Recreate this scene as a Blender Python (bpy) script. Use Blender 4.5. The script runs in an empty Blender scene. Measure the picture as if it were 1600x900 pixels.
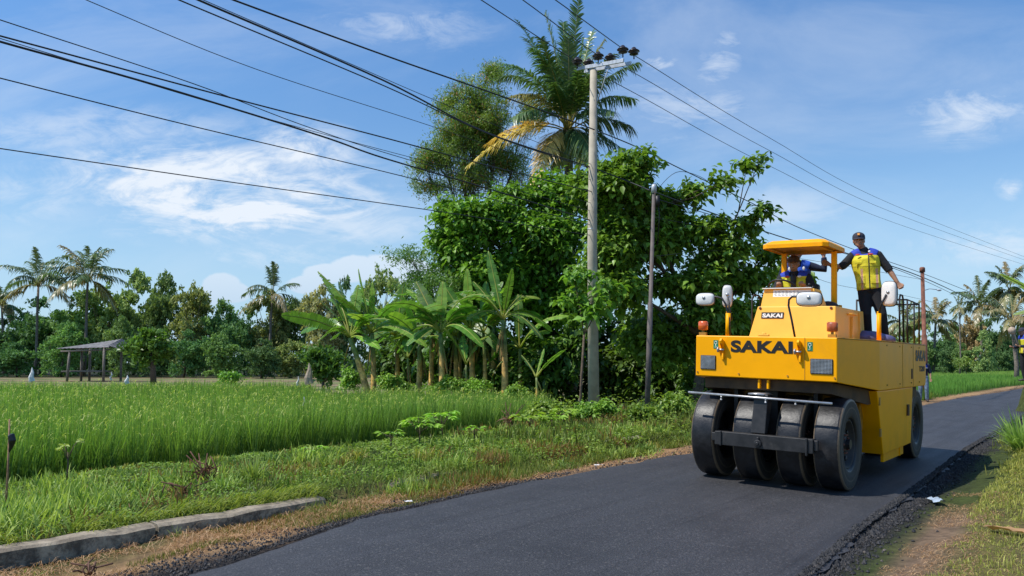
import bpy, math, random
import numpy as np
from mathutils import Vector, Matrix
R = math.radians
rng = np.random.default_rng(7)
random.seed(7)
COL = bpy.context.scene.collection
# ------------------------------------------------------------------ camera model
F, YH, CH = 1268.9, 566.7, 1.485
PIT = math.atan((YH-450)/F)
def at(px, py, Y):
    """world point seen at photo pixel (1600x900) lying at depth Y"""
    a, b = (px-800)/F, -(py-450)/F
    dy = math.cos(PIT)-b*math.sin(PIT); dz = math.sin(PIT)+b*math.cos(PIT)
    return Vector((a*Y/dy, Y, CH+dz*Y/dy))
TH = R(36.44); ST, CT = math.sin(TH), math.cos(TH)
X0, Y0 = 3.277, 10.306
def uv(X, Y):
    dx, dy = X-X0, Y-Y0
    return dx*ST+dy*CT, dx*CT-dy*ST
def xy(u, v):
    return X0+u*ST+v*CT, Y0+u*CT-v*ST
def sm(a, b, x):
    t = np.clip((x-a)/(b-a), 0, 1); return t*t*(3-2*t)
def vnoise(x, y, s=1.0, seed=0):
    """cheap smooth value noise"""
    x = np.asarray(x, float)/s; y = np.asarray(y, float)/s
    xi, yi = np.floor(x), np.floor(y); fx, fy = x-xi, y-yi
    fx = fx*fx*(3-2*fx); fy = fy*fy*(3-2*fy)
    def h(a, b):
        k = np.sin(a*127.1+b*311.7+seed*74.7)*43758.5453
        return k-np.floor(k)
    return (h(xi,yi)*(1-fx)+h(xi+1,yi)*fx)*(1-fy)+(h(xi,yi+1)*(1-fx)+h(xi+1,yi+1)*fx)*fy
LU = [-40,-7.2,-5.0,-3.0,-1.5,0.5,2,12,21.6,29.2,49,70,110,200]; LV = [-1.6,-1.6,-2.12,-2.2,-2.2,-2.1,-2.0,-1.85,-1.75,-1.65,-.8,1.5,9,40]
RU = [-40,-4.4,-2.0,-.9,.4,1.75,6.6,15.3,26,49,70,110,200]; RV = [1.7,1.64,1.52,1.5,1.48,1.45,1.32,1.3,1.35,2.4,4.7,12,43]
def vl(u): return np.interp(u, LU, LV)
def vr(u): return np.interp(u, RU, RV)
def zg(u, v):
    u = np.asarray(u, float); v = np.asarray(v, float)
    u, v = np.broadcast_arrays(u, v)
    n = vnoise(u, v, .35, 1)*.03+vnoise(u, v, .9, 2)*.05-.04
    road = -.036*np.clip(v, -3, 3)*sm(40, 25, u)
    l, r = vl(u), vr(u)
    dl = l-v; dr = v-r                        # distance outside the left / right edge
    left = .04-.03*sm(.1, .8, dl)
    bank = sm(-3.15, -3.3, v)*.10
    pad = sm(-6.6, -8.2, v)*.24
    left = left+bank-pad+n*sm(.05, .4, dl)
    right = -.10+.07*sm(.45, .9, dr)+.03*sm(1, 2, dr)+n*sm(.1, .4, dr)*(.6+.4*sm(.6, 1, dr))
    z = road-.035
    kl=sm(-.04,.10,dl); z = z*(1-kl)+left*kl
    kr=sm(-.04,.07,dr); z = z*(1-kr)+right*kr
    return z
def G(X, Y):
    u, v = uv(X, Y); return float(zg(u, v))
# ------------------------------------------------------------------ object helpers
def tag(o, label=None, cat=None, group=None, kind=None):
    if label: o['label'] = label
    if cat: o['category'] = cat
    if group: o['group'] = group
    if kind: o['kind'] = kind
    return o
def empty(name, loc=(0,0,0), rz=0, label=None, cat=None, group=None):
    o = bpy.data.objects.new(name, None); COL.objects.link(o)
    o.location = loc; o.rotation_euler = (0,0,rz); o.empty_display_size = .1
    return tag(o, label, cat, group)
class MB:
    def __init__(s): s.v=[]; s.q=[]; s.t=[]; s.c=[]; s.n=0
    def add(s, v, q=None, t=None, c=None):
        v = np.asarray(v, float).reshape(-1,3)
        if q is not None and len(q): s.q.append(np.asarray(q, int).reshape(-1,4)+s.n)
        if t is not None and len(t): s.t.append(np.asarray(t, int).reshape(-1,3)+s.n)
        s.v.append(v)
        if c is not None:
            c = np.asarray(c, float)
            if c.ndim == 1: c = np.tile(c, (len(v),1))
        else: c = np.full((len(v),3), .5)
        s.c.append(c); s.n += len(v); return s
    def box(s, c, d, rot=None, col=None):
        c = np.array(c, float); d = np.array(d, float)/2
        p = np.array([[x,y,z] for x in (-1,1) for y in (-1,1) for z in (-1,1)])*d
        if rot is not None: p = p@np.array(rot.to_3x3()).T
        return s.add(p+c, [[0,1,3,2],[4,6,7,5],[0,4,5,1],[2,3,7,6],[0,2,6,4],[1,5,7,3]], c=col)
    def hexa(s, p, col=None):
        """8 points: bottom ring 0-3, top ring 4-7 (ccw from above)"""
        return s.add(p, [[3,2,1,0],[4,5,6,7],[0,1,5,4],[1,2,6,5],[2,3,7,6],[3,0,4,7]], c=col)
    def prism(s, poly, z0, z1, col=None):
        """poly: list of xy; z0/z1 scalars or per-point lists"""
        n = len(poly); z0 = [z0]*n if np.isscalar(z0) else z0; z1 = [z1]*n if np.isscalar(z1) else z1
        v = [(x,y,z0[i]) for i,(x,y) in enumerate(poly)]+[(x,y,z1[i]) for i,(x,y) in enumerate(poly)]
        cb = np.mean(v[:n],0); ct = np.mean(v[n:],0)
        v += [cb, ct]
        q = [[i,(i+1)%n,n+(i+1)%n,n+i] for i in range(n)]
        t = [[(i+1)%n,i,2*n] for i in range(n)]+[[n+i,n+(i+1)%n,2*n+1] for i in range(n)]
        return s.add(v, q, t, c=col)
    def tube(s, pts, rad, n=8, col=None, ref=None, cap=True):
        """pts list; rad scalar / list of scalars / list of (a,b) ; ref = direction of the first radius"""
        P = np.array([list(p) for p in pts], float); m = len(P)
        if np.isscalar(rad): rad = [rad]*m
        rad = [(r,r) if np.isscalar(r) else r for r in rad]
        T = np.gradient(P, axis=0); T /= np.linalg.norm(T, axis=1)[:,None]+1e-9
        if ref is None: ref = (1,0,0) if abs(T[0][0])<.8 else (0,1,0)
        prev = np.array(ref, float); rings=[]
        for i in range(m):
            a = prev-T[i]*np.dot(prev,T[i]); a /= np.linalg.norm(a)+1e-9
            b = np.cross(T[i], a); prev = a
            k = np.arange(n)*2*math.pi/n
            rings.append(P[i]+np.outer(np.cos(k),a)*rad[i][0]+np.outer(np.sin(k),b)*rad[i][1])
        v = np.concatenate(rings); q=[]
        for i in range(m-1):
            for k in range(n):
                q.append([i*n+k,i*n+(k+1)%n,(i+1)*n+(k+1)%n,(i+1)*n+k])
        t=[]
        if cap:
            v = np.concatenate([v, P[:1], P[-1:]])
            for k in range(n):
                t.append([m*n,(k+1)%n,k]); t.append([m*n+1,(m-1)*n+k,(m-1)*n+(k+1)%n])
        if col is not None and np.ndim(col)==2: col = np.concatenate([np.repeat(np.array(col),n,0)]+([np.array(col)[[0,-1]]] if cap else []))
        return s.add(v, q, t, c=col)
    def ell(s, c, r, n=12, m=8, rot=None, col=None):
        th = np.linspace(0,math.pi,m+1)[1:-1]; ph = np.arange(n)*2*math.pi/n
        v = [[math.sin(a)*math.cos(p),math.sin(a)*math.sin(p),math.cos(a)] for a in th for p in ph]+[[0,0,1],[0,0,-1]]
        v = np.array(v)*np.array(r)
        if rot is not None: v = v@np.array(rot.to_3x3()).T
        q = [[i*n+k,(i+1)*n+k,(i+1)*n+(k+1)%n,i*n+(k+1)%n] for i in range(m-2) for k in range(n)]
        N = (m-1)*n
        t = [[N,k,(k+1)%n] for k in range(n)]+[[N+1,(m-2)*n+(k+1)%n,(m-2)*n+k] for k in range(n)]
        return s.add(v+np.array(c), q, t, c=col)
    def lathe(s, prof, n=48, col=None):
        """prof: list (x, r) around the local X axis, closed loop"""
        m = len(prof); k = np.arange(n)*2*math.pi/n
        v = np.concatenate([np.stack([np.full(n,x), r*np.cos(k), r*np.sin(k)],1) for x,r in prof])
        q = [[i*n+j,((i+1)%m)*n+j,((i+1)%m)*n+(j+1)%n,i*n+(j+1)%n] for i in range(m) for j in range(n)]
        return s.add(v, q, c=col)
    def build(s, name, mat, parent=None, smooth=True, bevel=0, flat_cut=None, link=True):
        me = bpy.data.meshes.new(name)
        v = np.concatenate(s.v); q = np.concatenate(s.q) if s.q else np.zeros((0,4),int); t = np.concatenate(s.t) if s.t else np.zeros((0,3),int)
        me.vertices.add(len(v)); me.vertices.foreach_set('co', v.astype(np.float32).ravel())
        me.loops.add(q.size+t.size); me.loops.foreach_set('vertex_index', np.concatenate([q.ravel(), t.ravel()]).astype(np.int32))
        me.polygons.add(len(q)+len(t))
        ls = np.concatenate([np.arange(len(q))*4, q.size+np.arange(len(t))*3]).astype(np.int32)
        me.polygons.foreach_set('loop_start', ls)
        me.polygons.foreach_set('use_smooth', np.full(len(ls), smooth))
        ca = me.color_attributes.new('Col','FLOAT_COLOR','POINT')
        c = np.concatenate(s.c); c = np.concatenate([c, np.ones((len(c),1))],1)
        ca.data.foreach_set('color', c.astype(np.float32).ravel())
        me.update(); me.validate()
        me.materials.append(mat)
        o = bpy.data.objects.new(name, me)
        if link: COL.objects.link(o)
        if parent: o.parent = parent
        if bevel:
            b = o.modifiers.new('b','BEVEL'); b.width = bevel; b.segments = 2; b.limit_method='ANGLE'; b.angle_limit=R(35)
        if smooth and flat_cut is not None:
            try: me.shade_auto_smooth if False else None
            except Exception: pass
        return o
def copy_tree(o, parent=None):
    c = o.copy(); COL.objects.link(c); c.parent = parent
    for ch in list(o.children):
        copy_tree(ch, c)
    return c
def strips(mb, O, D, L, W, S, G_, C0, C1, nseg=3, power=.7, base=.55):
    """many pointed strips: origin, direction, length, width, side vector, droop, colours at base and tip"""
    O=np.asarray(O,float); n=len(O); L=np.broadcast_to(L,(n,)); W=np.broadcast_to(W,(n,)); G_=np.broadcast_to(G_,(n,))
    D = D/(np.linalg.norm(D,axis=1)[:,None]+1e-9); S = S/(np.linalg.norm(S,axis=1)[:,None]+1e-9)
    ts = np.linspace(0,1,nseg+1); m = 2*nseg+1
    V = np.zeros((n,m,3)); C=np.zeros((n,m,3))
    C0=np.broadcast_to(C0,(n,3)); C1=np.broadcast_to(C1,(n,3))
    for i,t in enumerate(ts):
        p = O+D*(L*t)[:,None]; p[:,2] -= G_*L*t*t
        c = C0*(1-t)+C1*t
        if i==nseg: V[:,m-1]=p; C[:,m-1]=c
        else:
            w = W*(base+(1-base)*math.sin(min(1,t*2.2)*math.pi/2))*(1-t**2.2)**power*.5
            V[:,2*i]=p-S*w[:,None]; V[:,2*i+1]=p+S*w[:,None]; C[:,2*i]=c; C[:,2*i+1]=c
    b = (np.arange(n)*m)[:,None]
    q = np.concatenate([b+np.array([[2*i,2*i+1,2*i+3,2*i+2]]) for i in range(nseg-1)]) if nseg>1 else np.zeros((0,4),int)
    t = b+np.array([[2*nseg-2,2*nseg-1,2*nseg]])
    mb.add(V.reshape(-1,3), q, t, C.reshape(-1,3))
def blades(mb, P, h, w, lean, C0, C1, nseg=3, rs=rng):
    n=len(P); az=rs.random(n)*2*math.pi; a2=rs.random(n)*math.pi*2
    D = np.stack([np.cos(az)*lean,np.sin(az)*lean,np.ones(n)],1)
    S = np.stack([np.cos(a2),np.sin(a2),np.zeros(n)],1)
    strips(mb, P, D, h, w, S, np.clip(lean*.8,0,.8), C0, C1, nseg)
def leaves(mb, P, N, L, W, C, rs=rng, fold=.35, droop=.5, nseg=1):
    """folded pointed leaves: attachment P, direction N, length L, width W, colour C"""
    n=len(P); L=np.broadcast_to(L,(n,)); W=np.broadcast_to(W,(n,))
    N=N/(np.linalg.norm(N,axis=1)[:,None]+1e-9)
    up=np.tile([0,0,1.],(n,1))+rs.normal(0,.35,(n,3))
    S=np.cross(N,up); S/=np.linalg.norm(S,axis=1)[:,None]+1e-9
    U=np.cross(S,N)
    mid=P+N*(L*.45)[:,None]; tip=P+N*(L*.95)[:,None]; tip[:,2]-=L*droop*.5; mid[:,2]-=L*droop*.1
    up_=U*(W*fold*.5)[:,None]
    a=P+N*(L*.12)[:,None]+S*(W*.30)[:,None]+up_*.6; b=P+N*(L*.12)[:,None]-S*(W*.30)[:,None]+up_*.6
    c=mid+S*(W*.5)[:,None]+up_; d=mid-S*(W*.5)[:,None]+up_
    V=np.stack([P,a,c,tip,mid,d,b],1)   # 7 verts
    bs=(np.arange(n)*7)[:,None]
    q=np.concatenate([bs+np.array([[0,4,2,1]]),bs+np.array([[0,6,5,4]])])
    t=np.concatenate([bs+np.array([[4,3,2]]),bs+np.array([[4,5,3]])])
    mb.add(V.reshape(-1,3), q, t, np.repeat(C,7,0))
# ------------------------------------------------------------------ materials
def nmat(name):
    m = bpy.data.materials.new(name); m.use_nodes=True; nt=m.node_tree
    for n in list(nt.nodes): nt.nodes.remove(n)
    out = nt.nodes.new('ShaderNodeOutputMaterial'); return m, nt, out
class NB:
    def __init__(s, nt): s.nt=nt
    def n(s, t, **k):
        x=s.nt.nodes.new(t)
        for a,b in k.items(): setattr(x,a,b)
        return x
    def l(s,a,b): s.nt.links.new(a,b)
    def val(s, sock, v):
        if hasattr(v,'is_output') or isinstance(v,bpy.types.NodeSocket): s.l(v,sock)
        else: sock.default_value = v
    def m(s, op, a, b=0.0, c=0.0, clamp=False):
        x=s.n('ShaderNodeMath',operation=op); x.use_clamp=clamp
        s.val(x.inputs[0],a); s.val(x.inputs[1],b)
        if len(x.inputs)>2: s.val(x.inputs[2],c)
        return x.outputs[0]
    def mix(s, f, a, b, bt='MIX'):
        x=s.n('ShaderNodeMix',data_type='RGBA',blend_type=bt); x.clamp_factor=True
        s.val(x.inputs[0],f); s.val(x.inputs[6],a if not isinstance(a,tuple) else (*a[:3],1)); s.val(x.inputs[7],b if not isinstance(b,tuple) else (*b[:3],1))
        return x.outputs[2]
    def noise(s, vec, scale, detail=4, rough=.55, dist=0):
        x=s.n('ShaderNodeTexNoise'); x.inputs['Scale'].default_value=scale; x.inputs['Detail'].default_value=detail; x.inputs['Roughness'].default_value=rough; x.inputs['Distortion'].default_value=dist
        if vec is not None: s.l(vec,x.inputs['Vector'])
        return x.outputs['Fac']
    def ramp(s, f, lo, hi):
        x=s.n('ShaderNodeMapRange'); x.clamp=True; x.interpolation_type='SMOOTHSTEP'
        s.val(x.inputs['Value'],f); x.inputs['From Min'].default_value=lo; x.inputs['From Max'].default_value=hi
        return x.outputs[0]
    def bump(s, h, st=.3, dist=.02):
        x=s.n('ShaderNodeBump'); x.inputs['Strength'].default_value=st; x.inputs['Distance'].default_value=dist; s.l(h,x.inputs['Height']); return x.outputs[0]
def principled(name, col, rough=.5, metal=0, var=.12, scale=8, dirt=None, dirtamt=.4, bump=0, bscale=40, spec=.5, attr=False, coat=0, rvar=.1):
    m,nt,out=nmat(name); b=NB(nt); tc=b.n('ShaderNodeTexCoord').outputs['Object']
    p=b.n('ShaderNodeBsdfPrincipled')
    f=b.noise(tc,scale,5,.6)
    if attr: base=b.n('ShaderNodeVertexColor',layer_name='Col').outputs[0]
    else:
        base=b.n('ShaderNodeRGB'); base.outputs[0].default_value=(*col,1); base=base.outputs[0]
    dark=b.mix(1,base,(1-var*1.6,)*3,'MULTIPLY'); lite=b.mix(1,base,(1+var,)*3,'MULTIPLY')
    c=b.mix(b.ramp(f,.3,.7),dark,lite)
    if dirt is not None:
        g=b.noise(tc,scale*.45,8,.7,.4); c=b.mix(b.m('MULTIPLY',b.ramp(g,.5,.72),dirtamt),c,dirt)
        fine=b.noise(tc,scale*9,4,.7); c=b.mix(b.m('MULTIPLY',b.ramp(fine,.62,.78),dirtamt*.7),c,dirt)
    b.l(c,p.inputs['Base Color']); p.inputs['Metallic'].default_value=metal; p.inputs['Specular IOR Level'].default_value=spec
    b.l(b.m('ADD',b.m('MULTIPLY',f,rvar*2),rough-rvar),p.inputs['Roughness']); p.inputs['Coat Weight'].default_value=coat; p.inputs['Coat Roughness'].default_value=.15
    if bump: b.l(b.bump(b.noise(tc,bscale,6,.65),bump,.01),p.inputs['Normal'])
    b.l(p.outputs[0],out.inputs[0]); return m
def leafmat(name, trans=.3, rough=.45, spec=.4, tint=(1,1,1), var=.25):
    m,nt,out=nmat(name); b=NB(nt)
    c=b.n('ShaderNodeVertexColor',layer_name='Col').outputs[0]; c=b.mix(1,c,tint,'MULTIPLY')
    oi=b.n('ShaderNodeObjectInfo').outputs['Random']
    c=b.mix(oi,c,b.mix(1,c,(1-var*.2,1-var,1-var*.6),'MULTIPLY'))
    p=b.n('ShaderNodeBsdfPrincipled'); b.l(c,p.inputs['Base Color']); p.inputs['Roughness'].default_value=rough; p.inputs['Specular IOR Level'].default_value=spec
    t=b.n('ShaderNodeBsdfTranslucent'); b.l(b.mix(1,c,(1.5,1.6,.7),'MULTIPLY'),t.inputs[0])
    x=b.n('ShaderNodeMixShader'); x.inputs[0].default_value=trans; b.l(p.outputs[0],x.inputs[1]); b.l(t.outputs[0],x.inputs[2]); b.l(x.outputs[0],out.inputs[0]); return m
M={}
M['leaf']=leafmat('leaf',.30,.42,.4,(2.9,2.65,1.8))
M['grass']=leafmat('grass_blade',.35,.5,.3,(2.15,1.95,1.45))
M['rice']=leafmat('rice_blade',.4,.5,.3,(1.65,1.85,1.9))
M['far']=leafmat('hazy_far_foliage',.25,.65,.2,(3.3,3.1,3.4))  # light bluish tint puts aerial haze into the leaf colour
M['banana']=leafmat('banana_leaf',.38,.35,.5,(2.2,2.0,1.6))
M['palm']=leafmat('palm_leaf',.25,.35,.5,(2.0,1.9,1.9))
M['dry']=leafmat('dry_leaf',.15,.7,.2)
M['bark']=principled('bark',(.12,.085,.055),.9,0,.3,14,bump=.6,bscale=30)
M['palmbark']=principled('palm_bark',(.2,.165,.13),.9,0,.3,10,bump=.6,bscale=20)
M['bstem']=principled('banana_stem',(.5,.33,.12),.6,attr=True,var=.35,scale=5,dirt=(.16,.07,.02),dirtamt=.6)
M['yellow']=principled('yellow_paint',(1.0,.42,.0),.42,0,.03,3,dirt=(.42,.19,.03),dirtamt=.26,bump=.03,bscale=6,rvar=.06,spec=.16)
M['yellow_sunlit']=principled('sunlit_yellow_paint',(.92,.47,.06),.45,0,.04,3,dirt=(.55,.28,.06),dirtamt=.15,spec=.3)  # paler yellow: stronger sun on the sloping hood is put into the colour
M['yelldark']=principled('dark_yellow_paint',(.42,.21,.02),.6,0,.2,4,dirt=(.07,.04,.02),dirtamt=.7)  # deeper yellow with brown mottling for chassis, roof lining and seams
M['under']=principled('dark_brown_underside',(.09,.05,.02),.8,0,.3,5)  # dark brown, slightly mottled
M['rubber']=principled('worn_rubber',(.022,.022,.024),.42,0,.3,6,dirt=(.09,.085,.08),dirtamt=.45,bump=.12,bscale=25,rvar=.14)
M['sidewall']=principled('dusty_sidewall',(.035,.033,.03),.7,0,.3,7,dirt=(.12,.10,.075),dirtamt=.5,bump=.1)
M['rim']=principled('dirty_rim',(.025,.022,.02),.65,0,.3,8,dirt=(.1,.07,.05),dirtamt=.4)
M['black']=principled('black_steel',(.018,.017,.017),.5,0,.3,8,dirt=(.09,.08,.07),dirtamt=.4,bump=.05)
M['blackplain']=principled('black_plastic',(.015,.015,.016),.5,0,.2,8)
M['decal']=principled('black_decal',(.012,.01,.008),.5,0,.15,20)
M['steel']=principled('bright_steel_tube',(.55,.55,.55),.35,.6,.15,8,dirt=(.1,.09,.08),dirtamt=.5)
M['galv']=principled('galvanised_steel',(.55,.57,.6),.5,.3,.12,10)
M['white']=principled('white_plastic',(.72,.70,.66),.4,0,.05,6,dirt=(.4,.33,.25),dirtamt=.25)
M['whitemark']=principled('white_marking',(.78,.78,.75),.5,0,.06,10)
M['mirror']=principled('mirror_glass',(.8,.82,.85),.05,1,0,5,rvar=.01)
M['orange']=principled('orange_lens',(.75,.13,.02),.2,0,.1,30,coat=.5)
M['darkorange']=principled('dull_orange_lens',(.45,.10,.03),.35,0,.2,20)
M['green']=principled('green_sticker',(.01,.22,.10),.5,0,.1,10)
M['pole']=principled('pole_concrete',(.47,.41,.31),.85,0,.12,3,dirt=(.3,.25,.18),dirtamt=.35,bump=.1)
M['rust']=principled('rusty_steel',(.20,.075,.045),.8,0,.3,5,dirt=(.1,.04,.03),dirtamt=.5,bump=.1)
M['greypole']=principled('weathered_steel_pole',(.12,.10,.09),.7,0,.2,5,dirt=(.16,.08,.05),dirtamt=.4)
M['porc']=principled('brown_porcelain',(.03,.02,.018),.3,0,.1,10)
M['cable']=principled('black_cable',(.02,.02,.022),.6,0,.05,10)
def concmat():
    m,nt,out=nmat('old_concrete'); b=NB(nt); tc=b.n('ShaderNodeTexCoord').outputs['Object']; gn=b.n('ShaderNodeNewGeometry').outputs['Normal']; s=b.n('ShaderNodeSeparateXYZ'); b.l(gn,s.inputs[0])
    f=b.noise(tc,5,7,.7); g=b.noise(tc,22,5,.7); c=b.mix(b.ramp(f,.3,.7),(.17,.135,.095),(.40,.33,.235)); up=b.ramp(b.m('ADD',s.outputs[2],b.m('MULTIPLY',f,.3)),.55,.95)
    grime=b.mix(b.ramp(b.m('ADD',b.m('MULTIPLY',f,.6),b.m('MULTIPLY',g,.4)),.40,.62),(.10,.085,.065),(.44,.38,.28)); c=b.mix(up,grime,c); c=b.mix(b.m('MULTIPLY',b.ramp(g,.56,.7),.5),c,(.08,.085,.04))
    p=b.n('ShaderNodeBsdfPrincipled'); b.l(c,p.inputs['Base Color']); p.inputs['Roughness'].default_value=.95; b.l(b.bump(b.m('ADD',f,g),.6,.02),p.inputs['Normal']); b.l(p.outputs[0],out.inputs[0]); return m
M['conc']=concmat()
M['wood']=principled('grey_weathered_wood',(.20,.17,.14),.9,0,.3,10,bump=.3)
M['tin']=principled('grey_corrugated_roof',(.19,.18,.17),.75,0,.25,3,dirt=(.14,.12,.10),dirtamt=.6)
M['bamboo']=principled('bamboo_stick',(.30,.17,.09),.7,0,.3,15)
M['ragwhite']=principled('white_rag',(.75,.74,.72),.8,0,.1,10)
M['ragbeige']=principled('beige_rag',(.50,.38,.28),.9,0,.2,10)
M['bagblack']=principled('black_plastic_bag',(.012,.012,.012),.35,0,.1,10)
M['bagblue']=principled('pale_blue_plastic_bag',(.42,.50,.58),.4,0,.15,20)
M['skin']=principled('skin',(.37,.19,.11),.55,0,.08,12)
M['shirt']=principled('black_shirt',(.018,.020,.024),.9,0,.2,12,bump=.35,bscale=14)
M['navy']=principled('navy_shirt',(.012,.018,.045),.9,0,.2,12,bump=.35,bscale=14)
M['trouser']=principled('black_trousers',(.012,.012,.014),.9,0,.2,12,bump=.4,bscale=12)
M['jeans']=principled('blue_jeans',(.14,.20,.28),.9,0,.3,14,bump=.3,bscale=14)
M['cap']=principled('dark_cap',(.030,.032,.05),.85,0,.1,20)
M['capbrown']=principled('brown_cap',(.10,.05,.03),.85,0,.1,20)
M['captan']=principled('tan_cap',(.50,.28,.06),.85,0,.1,20)
M['hair']=principled('black_hair',(.01,.009,.008),.6,0,.2,30)
M['shoe']=principled('dark_shoe',(.05,.04,.035),.7,0,.2,12)
M['blue']=principled('blue_cloth',(.02,.06,.42),.8,0,.15,12,bump=.3,bscale=14)
M['tarp']=principled('violet_tarp',(.10,.10,.22),.7,0,.2,8,bump=.5,bscale=8)
M['patch']=principled('red_patch',(.55,.06,.04),.7,0,.1,20)
M['badge']=principled('orange_badge',(.7,.30,.06),.7,0,.1,20)
M['seatm']=principled('black_vinyl_seat',(.02,.018,.018),.5,0,.2,8)
M['stone']=principled('asphalt_crumb',(.03,.03,.032),.75,attr=True,var=.2,scale=20)
def vestmat(name, zsh, base=(.78,.68,.03)):
    """yellow safety vest, blue shoulders above zsh, dark zip down the middle, pale reflective tapes"""
    m,nt,out=nmat(name); b=NB(nt); tc=b.n('ShaderNodeTexCoord').outputs['Object']; s=b.n('ShaderNodeSeparateXYZ'); b.l(tc,s.inputs[0])
    x,y,z=s.outputs; ax=b.m('ABSOLUTE',x); f=b.noise(tc,14,4)
    c=b.mix(b.ramp(f,.35,.65),tuple(k*.85 for k in base),base)
    c=b.mix(b.m('MULTIPLY',b.m('LESS_THAN',b.m('ABSOLUTE',b.m('SUBTRACT',ax,.10)),.016),b.m('LESS_THAN',z,zsh-.20)),c,(.62,.35,.22))
    c=b.mix(b.m('MULTIPLY',b.m('LESS_THAN',b.m('ABSOLUTE',b.m('SUBTRACT',z,zsh-.17)),.006),1.0),c,tuple(k*.5 for k in base))
    c=b.mix(b.m('GREATER_THAN',z,zsh),c,(.02,.05,.42))
    c=b.mix(b.m('MULTIPLY',b.m('LESS_THAN',ax,.009),b.m('LESS_THAN',y,0)),c,(.02,.02,.02))
    p=b.n('ShaderNodeBsdfPrincipled'); b.l(c,p.inputs['Base Color']); p.inputs['Roughness'].default_value=.75
    b.l(b.bump(b.noise(tc,16,5),.5,.02),p.inputs['Normal']); b.l(p.outputs[0],out.inputs[0]); return m
M['vest']=vestmat('yellow_vest',1.262)
M['vestsit']=vestmat('yellow_vest_seated',.93,(.75,.70,.03))
M['vestblue']=principled('blue_vest',(.02,.09,.50),.75,0,.2,12,bump=.4,bscale=14)
# asphalt
def asphalt():
    m,nt,out=nmat('fresh_asphalt'); b=NB(nt); tc=b.n('ShaderNodeTexCoord').outputs['Object']; s=b.n('ShaderNodeSeparateXYZ'); b.l(tc,s.inputs[0])
    p=b.n('ShaderNodeBsdfPrincipled')
    g=b.noise(tc,95,3,.7); g2=b.noise(tc,28,4,.6)
    mp=b.n('ShaderNodeMapping'); mp.inputs['Scale'].default_value=(1.6,.12,1); b.l(tc,mp.inputs[0])
    streak=b.noise(mp.outputs[0],2.2,5,.6); big=b.noise(tc,.7,4,.6)
    c=b.mix(b.ramp(g,.35,.7),(.013,.013,.0145),(.068,.066,.070))
    c=b.mix(b.m('MULTIPLY',b.ramp(streak,.35,.7),.55),c,b.mix(1,c,(1.5,1.5,1.5),'MULTIPLY'))
    c=b.mix(b.m('MULTIPLY',b.ramp(big,.42,.68),.75),c,b.mix(1,c,(.62,.62,.64),'MULTIPLY'))
    v=b.n('ShaderNodeTexVoronoi'); v.inputs['Scale'].default_value=70; b.l(tc,v.inputs['Vector'])
    sc=b.n('ShaderNodeSeparateColor'); b.l(v.outputs['Color'],sc.inputs[0])
    c=b.mix(b.m('MULTIPLY',b.m('GREATER_THAN',sc.outputs[0],.955),.35),c,(.16,.15,.14))
    mp2=b.n('ShaderNodeMapping'); mp2.inputs['Scale'].default_value=(9,.10,1); b.l(tc,mp2.inputs[0]); ln=b.noise(mp2.outputs[0],1.6,3,.5)
    c=b.mix(b.m('MULTIPLY',b.ramp(ln,.60,.68),.35),c,b.mix(1,c,(.45,.45,.47),'MULTIPLY'))
    b.l(c,p.inputs['Base Color']); b.l(b.m('ADD',b.m('MULTIPLY',streak,-.25),.78),p.inputs['Roughness']); p.inputs['Specular IOR Level'].default_value=.5
    h=b.m('ADD',b.m('MULTIPLY',g,.7),b.m('MULTIPLY',g2,.5)); b.l(b.bump(h,.75,.008),p.inputs['Normal']); b.l(p.outputs[0],out.inputs[0]); return m
M['asphalt']=asphalt()
def groundmat():
    m,nt,out=nmat('ground_soil'); b=NB(nt); tc=b.n('ShaderNodeTexCoord').outputs['Object']
    c0=b.n('ShaderNodeVertexColor',layer_name='Col').outputs[0]
    f=b.noise(tc,9,8,.7); g=b.noise(tc,45,5,.7); h=b.noise(tc,1.7,5,.6)
    c=b.mix(b.ramp(f,.3,.7),b.mix(1,c0,(.55,.55,.55),'MULTIPLY'),b.mix(1,c0,(1.35,1.3,1.2),'MULTIPLY'))
    c=b.mix(b.m('MULTIPLY',b.ramp(g,.55,.75),.6),c,b.mix(1,c0,(.5,.48,.45),'MULTIPLY'))
    c=b.mix(b.m('MULTIPLY',b.ramp(h,.5,.7),.35),c,b.mix(1,c0,(1.3,1.15,.95),'MULTIPLY'))
    p=b.n('ShaderNodeBsdfPrincipled'); b.l(c,p.inputs['Base Color']); p.inputs['Roughness'].default_value=.95; p.inputs['Specular IOR Level'].default_value=.15
    b.l(b.bump(b.m('ADD',f,b.m('MULTIPLY',g,.5)),.8,.04),p.inputs['Normal']); b.l(p.outputs[0],out.inputs[0]); return m
M['ground']=groundmat()
# ------------------------------------------------------------------ camera, sun, sky
cam=bpy.data.cameras.new('camera'); co=bpy.data.objects.new('camera',cam); COL.objects.link(co)
co.location=(0,0,CH); co.rotation_euler=(math.pi/2+PIT,0,0); cam.sensor_width=36; cam.lens=36*F/1600; cam.clip_start=.1; cam.clip_end=6000
bpy.context.scene.camera=co
SUNDIR=Vector((-.526,-.143,.838)).normalized()
sl=bpy.data.lights.new('sun','SUN'); sl.energy=4.9; sl.angle=R(.53); sl.color=(1,.955,.88)
so=bpy.data.objects.new('sun',sl); COL.objects.link(so); so.rotation_euler=SUNDIR.to_track_quat('Z','Y').to_euler()
w=bpy.data.worlds.new('World'); bpy.context.scene.world=w; w.use_nodes=True; nt=w.node_tree
for n in list(nt.nodes): nt.nodes.remove(n)
b=NB(nt); wo=b.n('ShaderNodeOutputWorld'); bg=b.n('ShaderNodeBackground'); bg.inputs[1].default_value=.125
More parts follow.
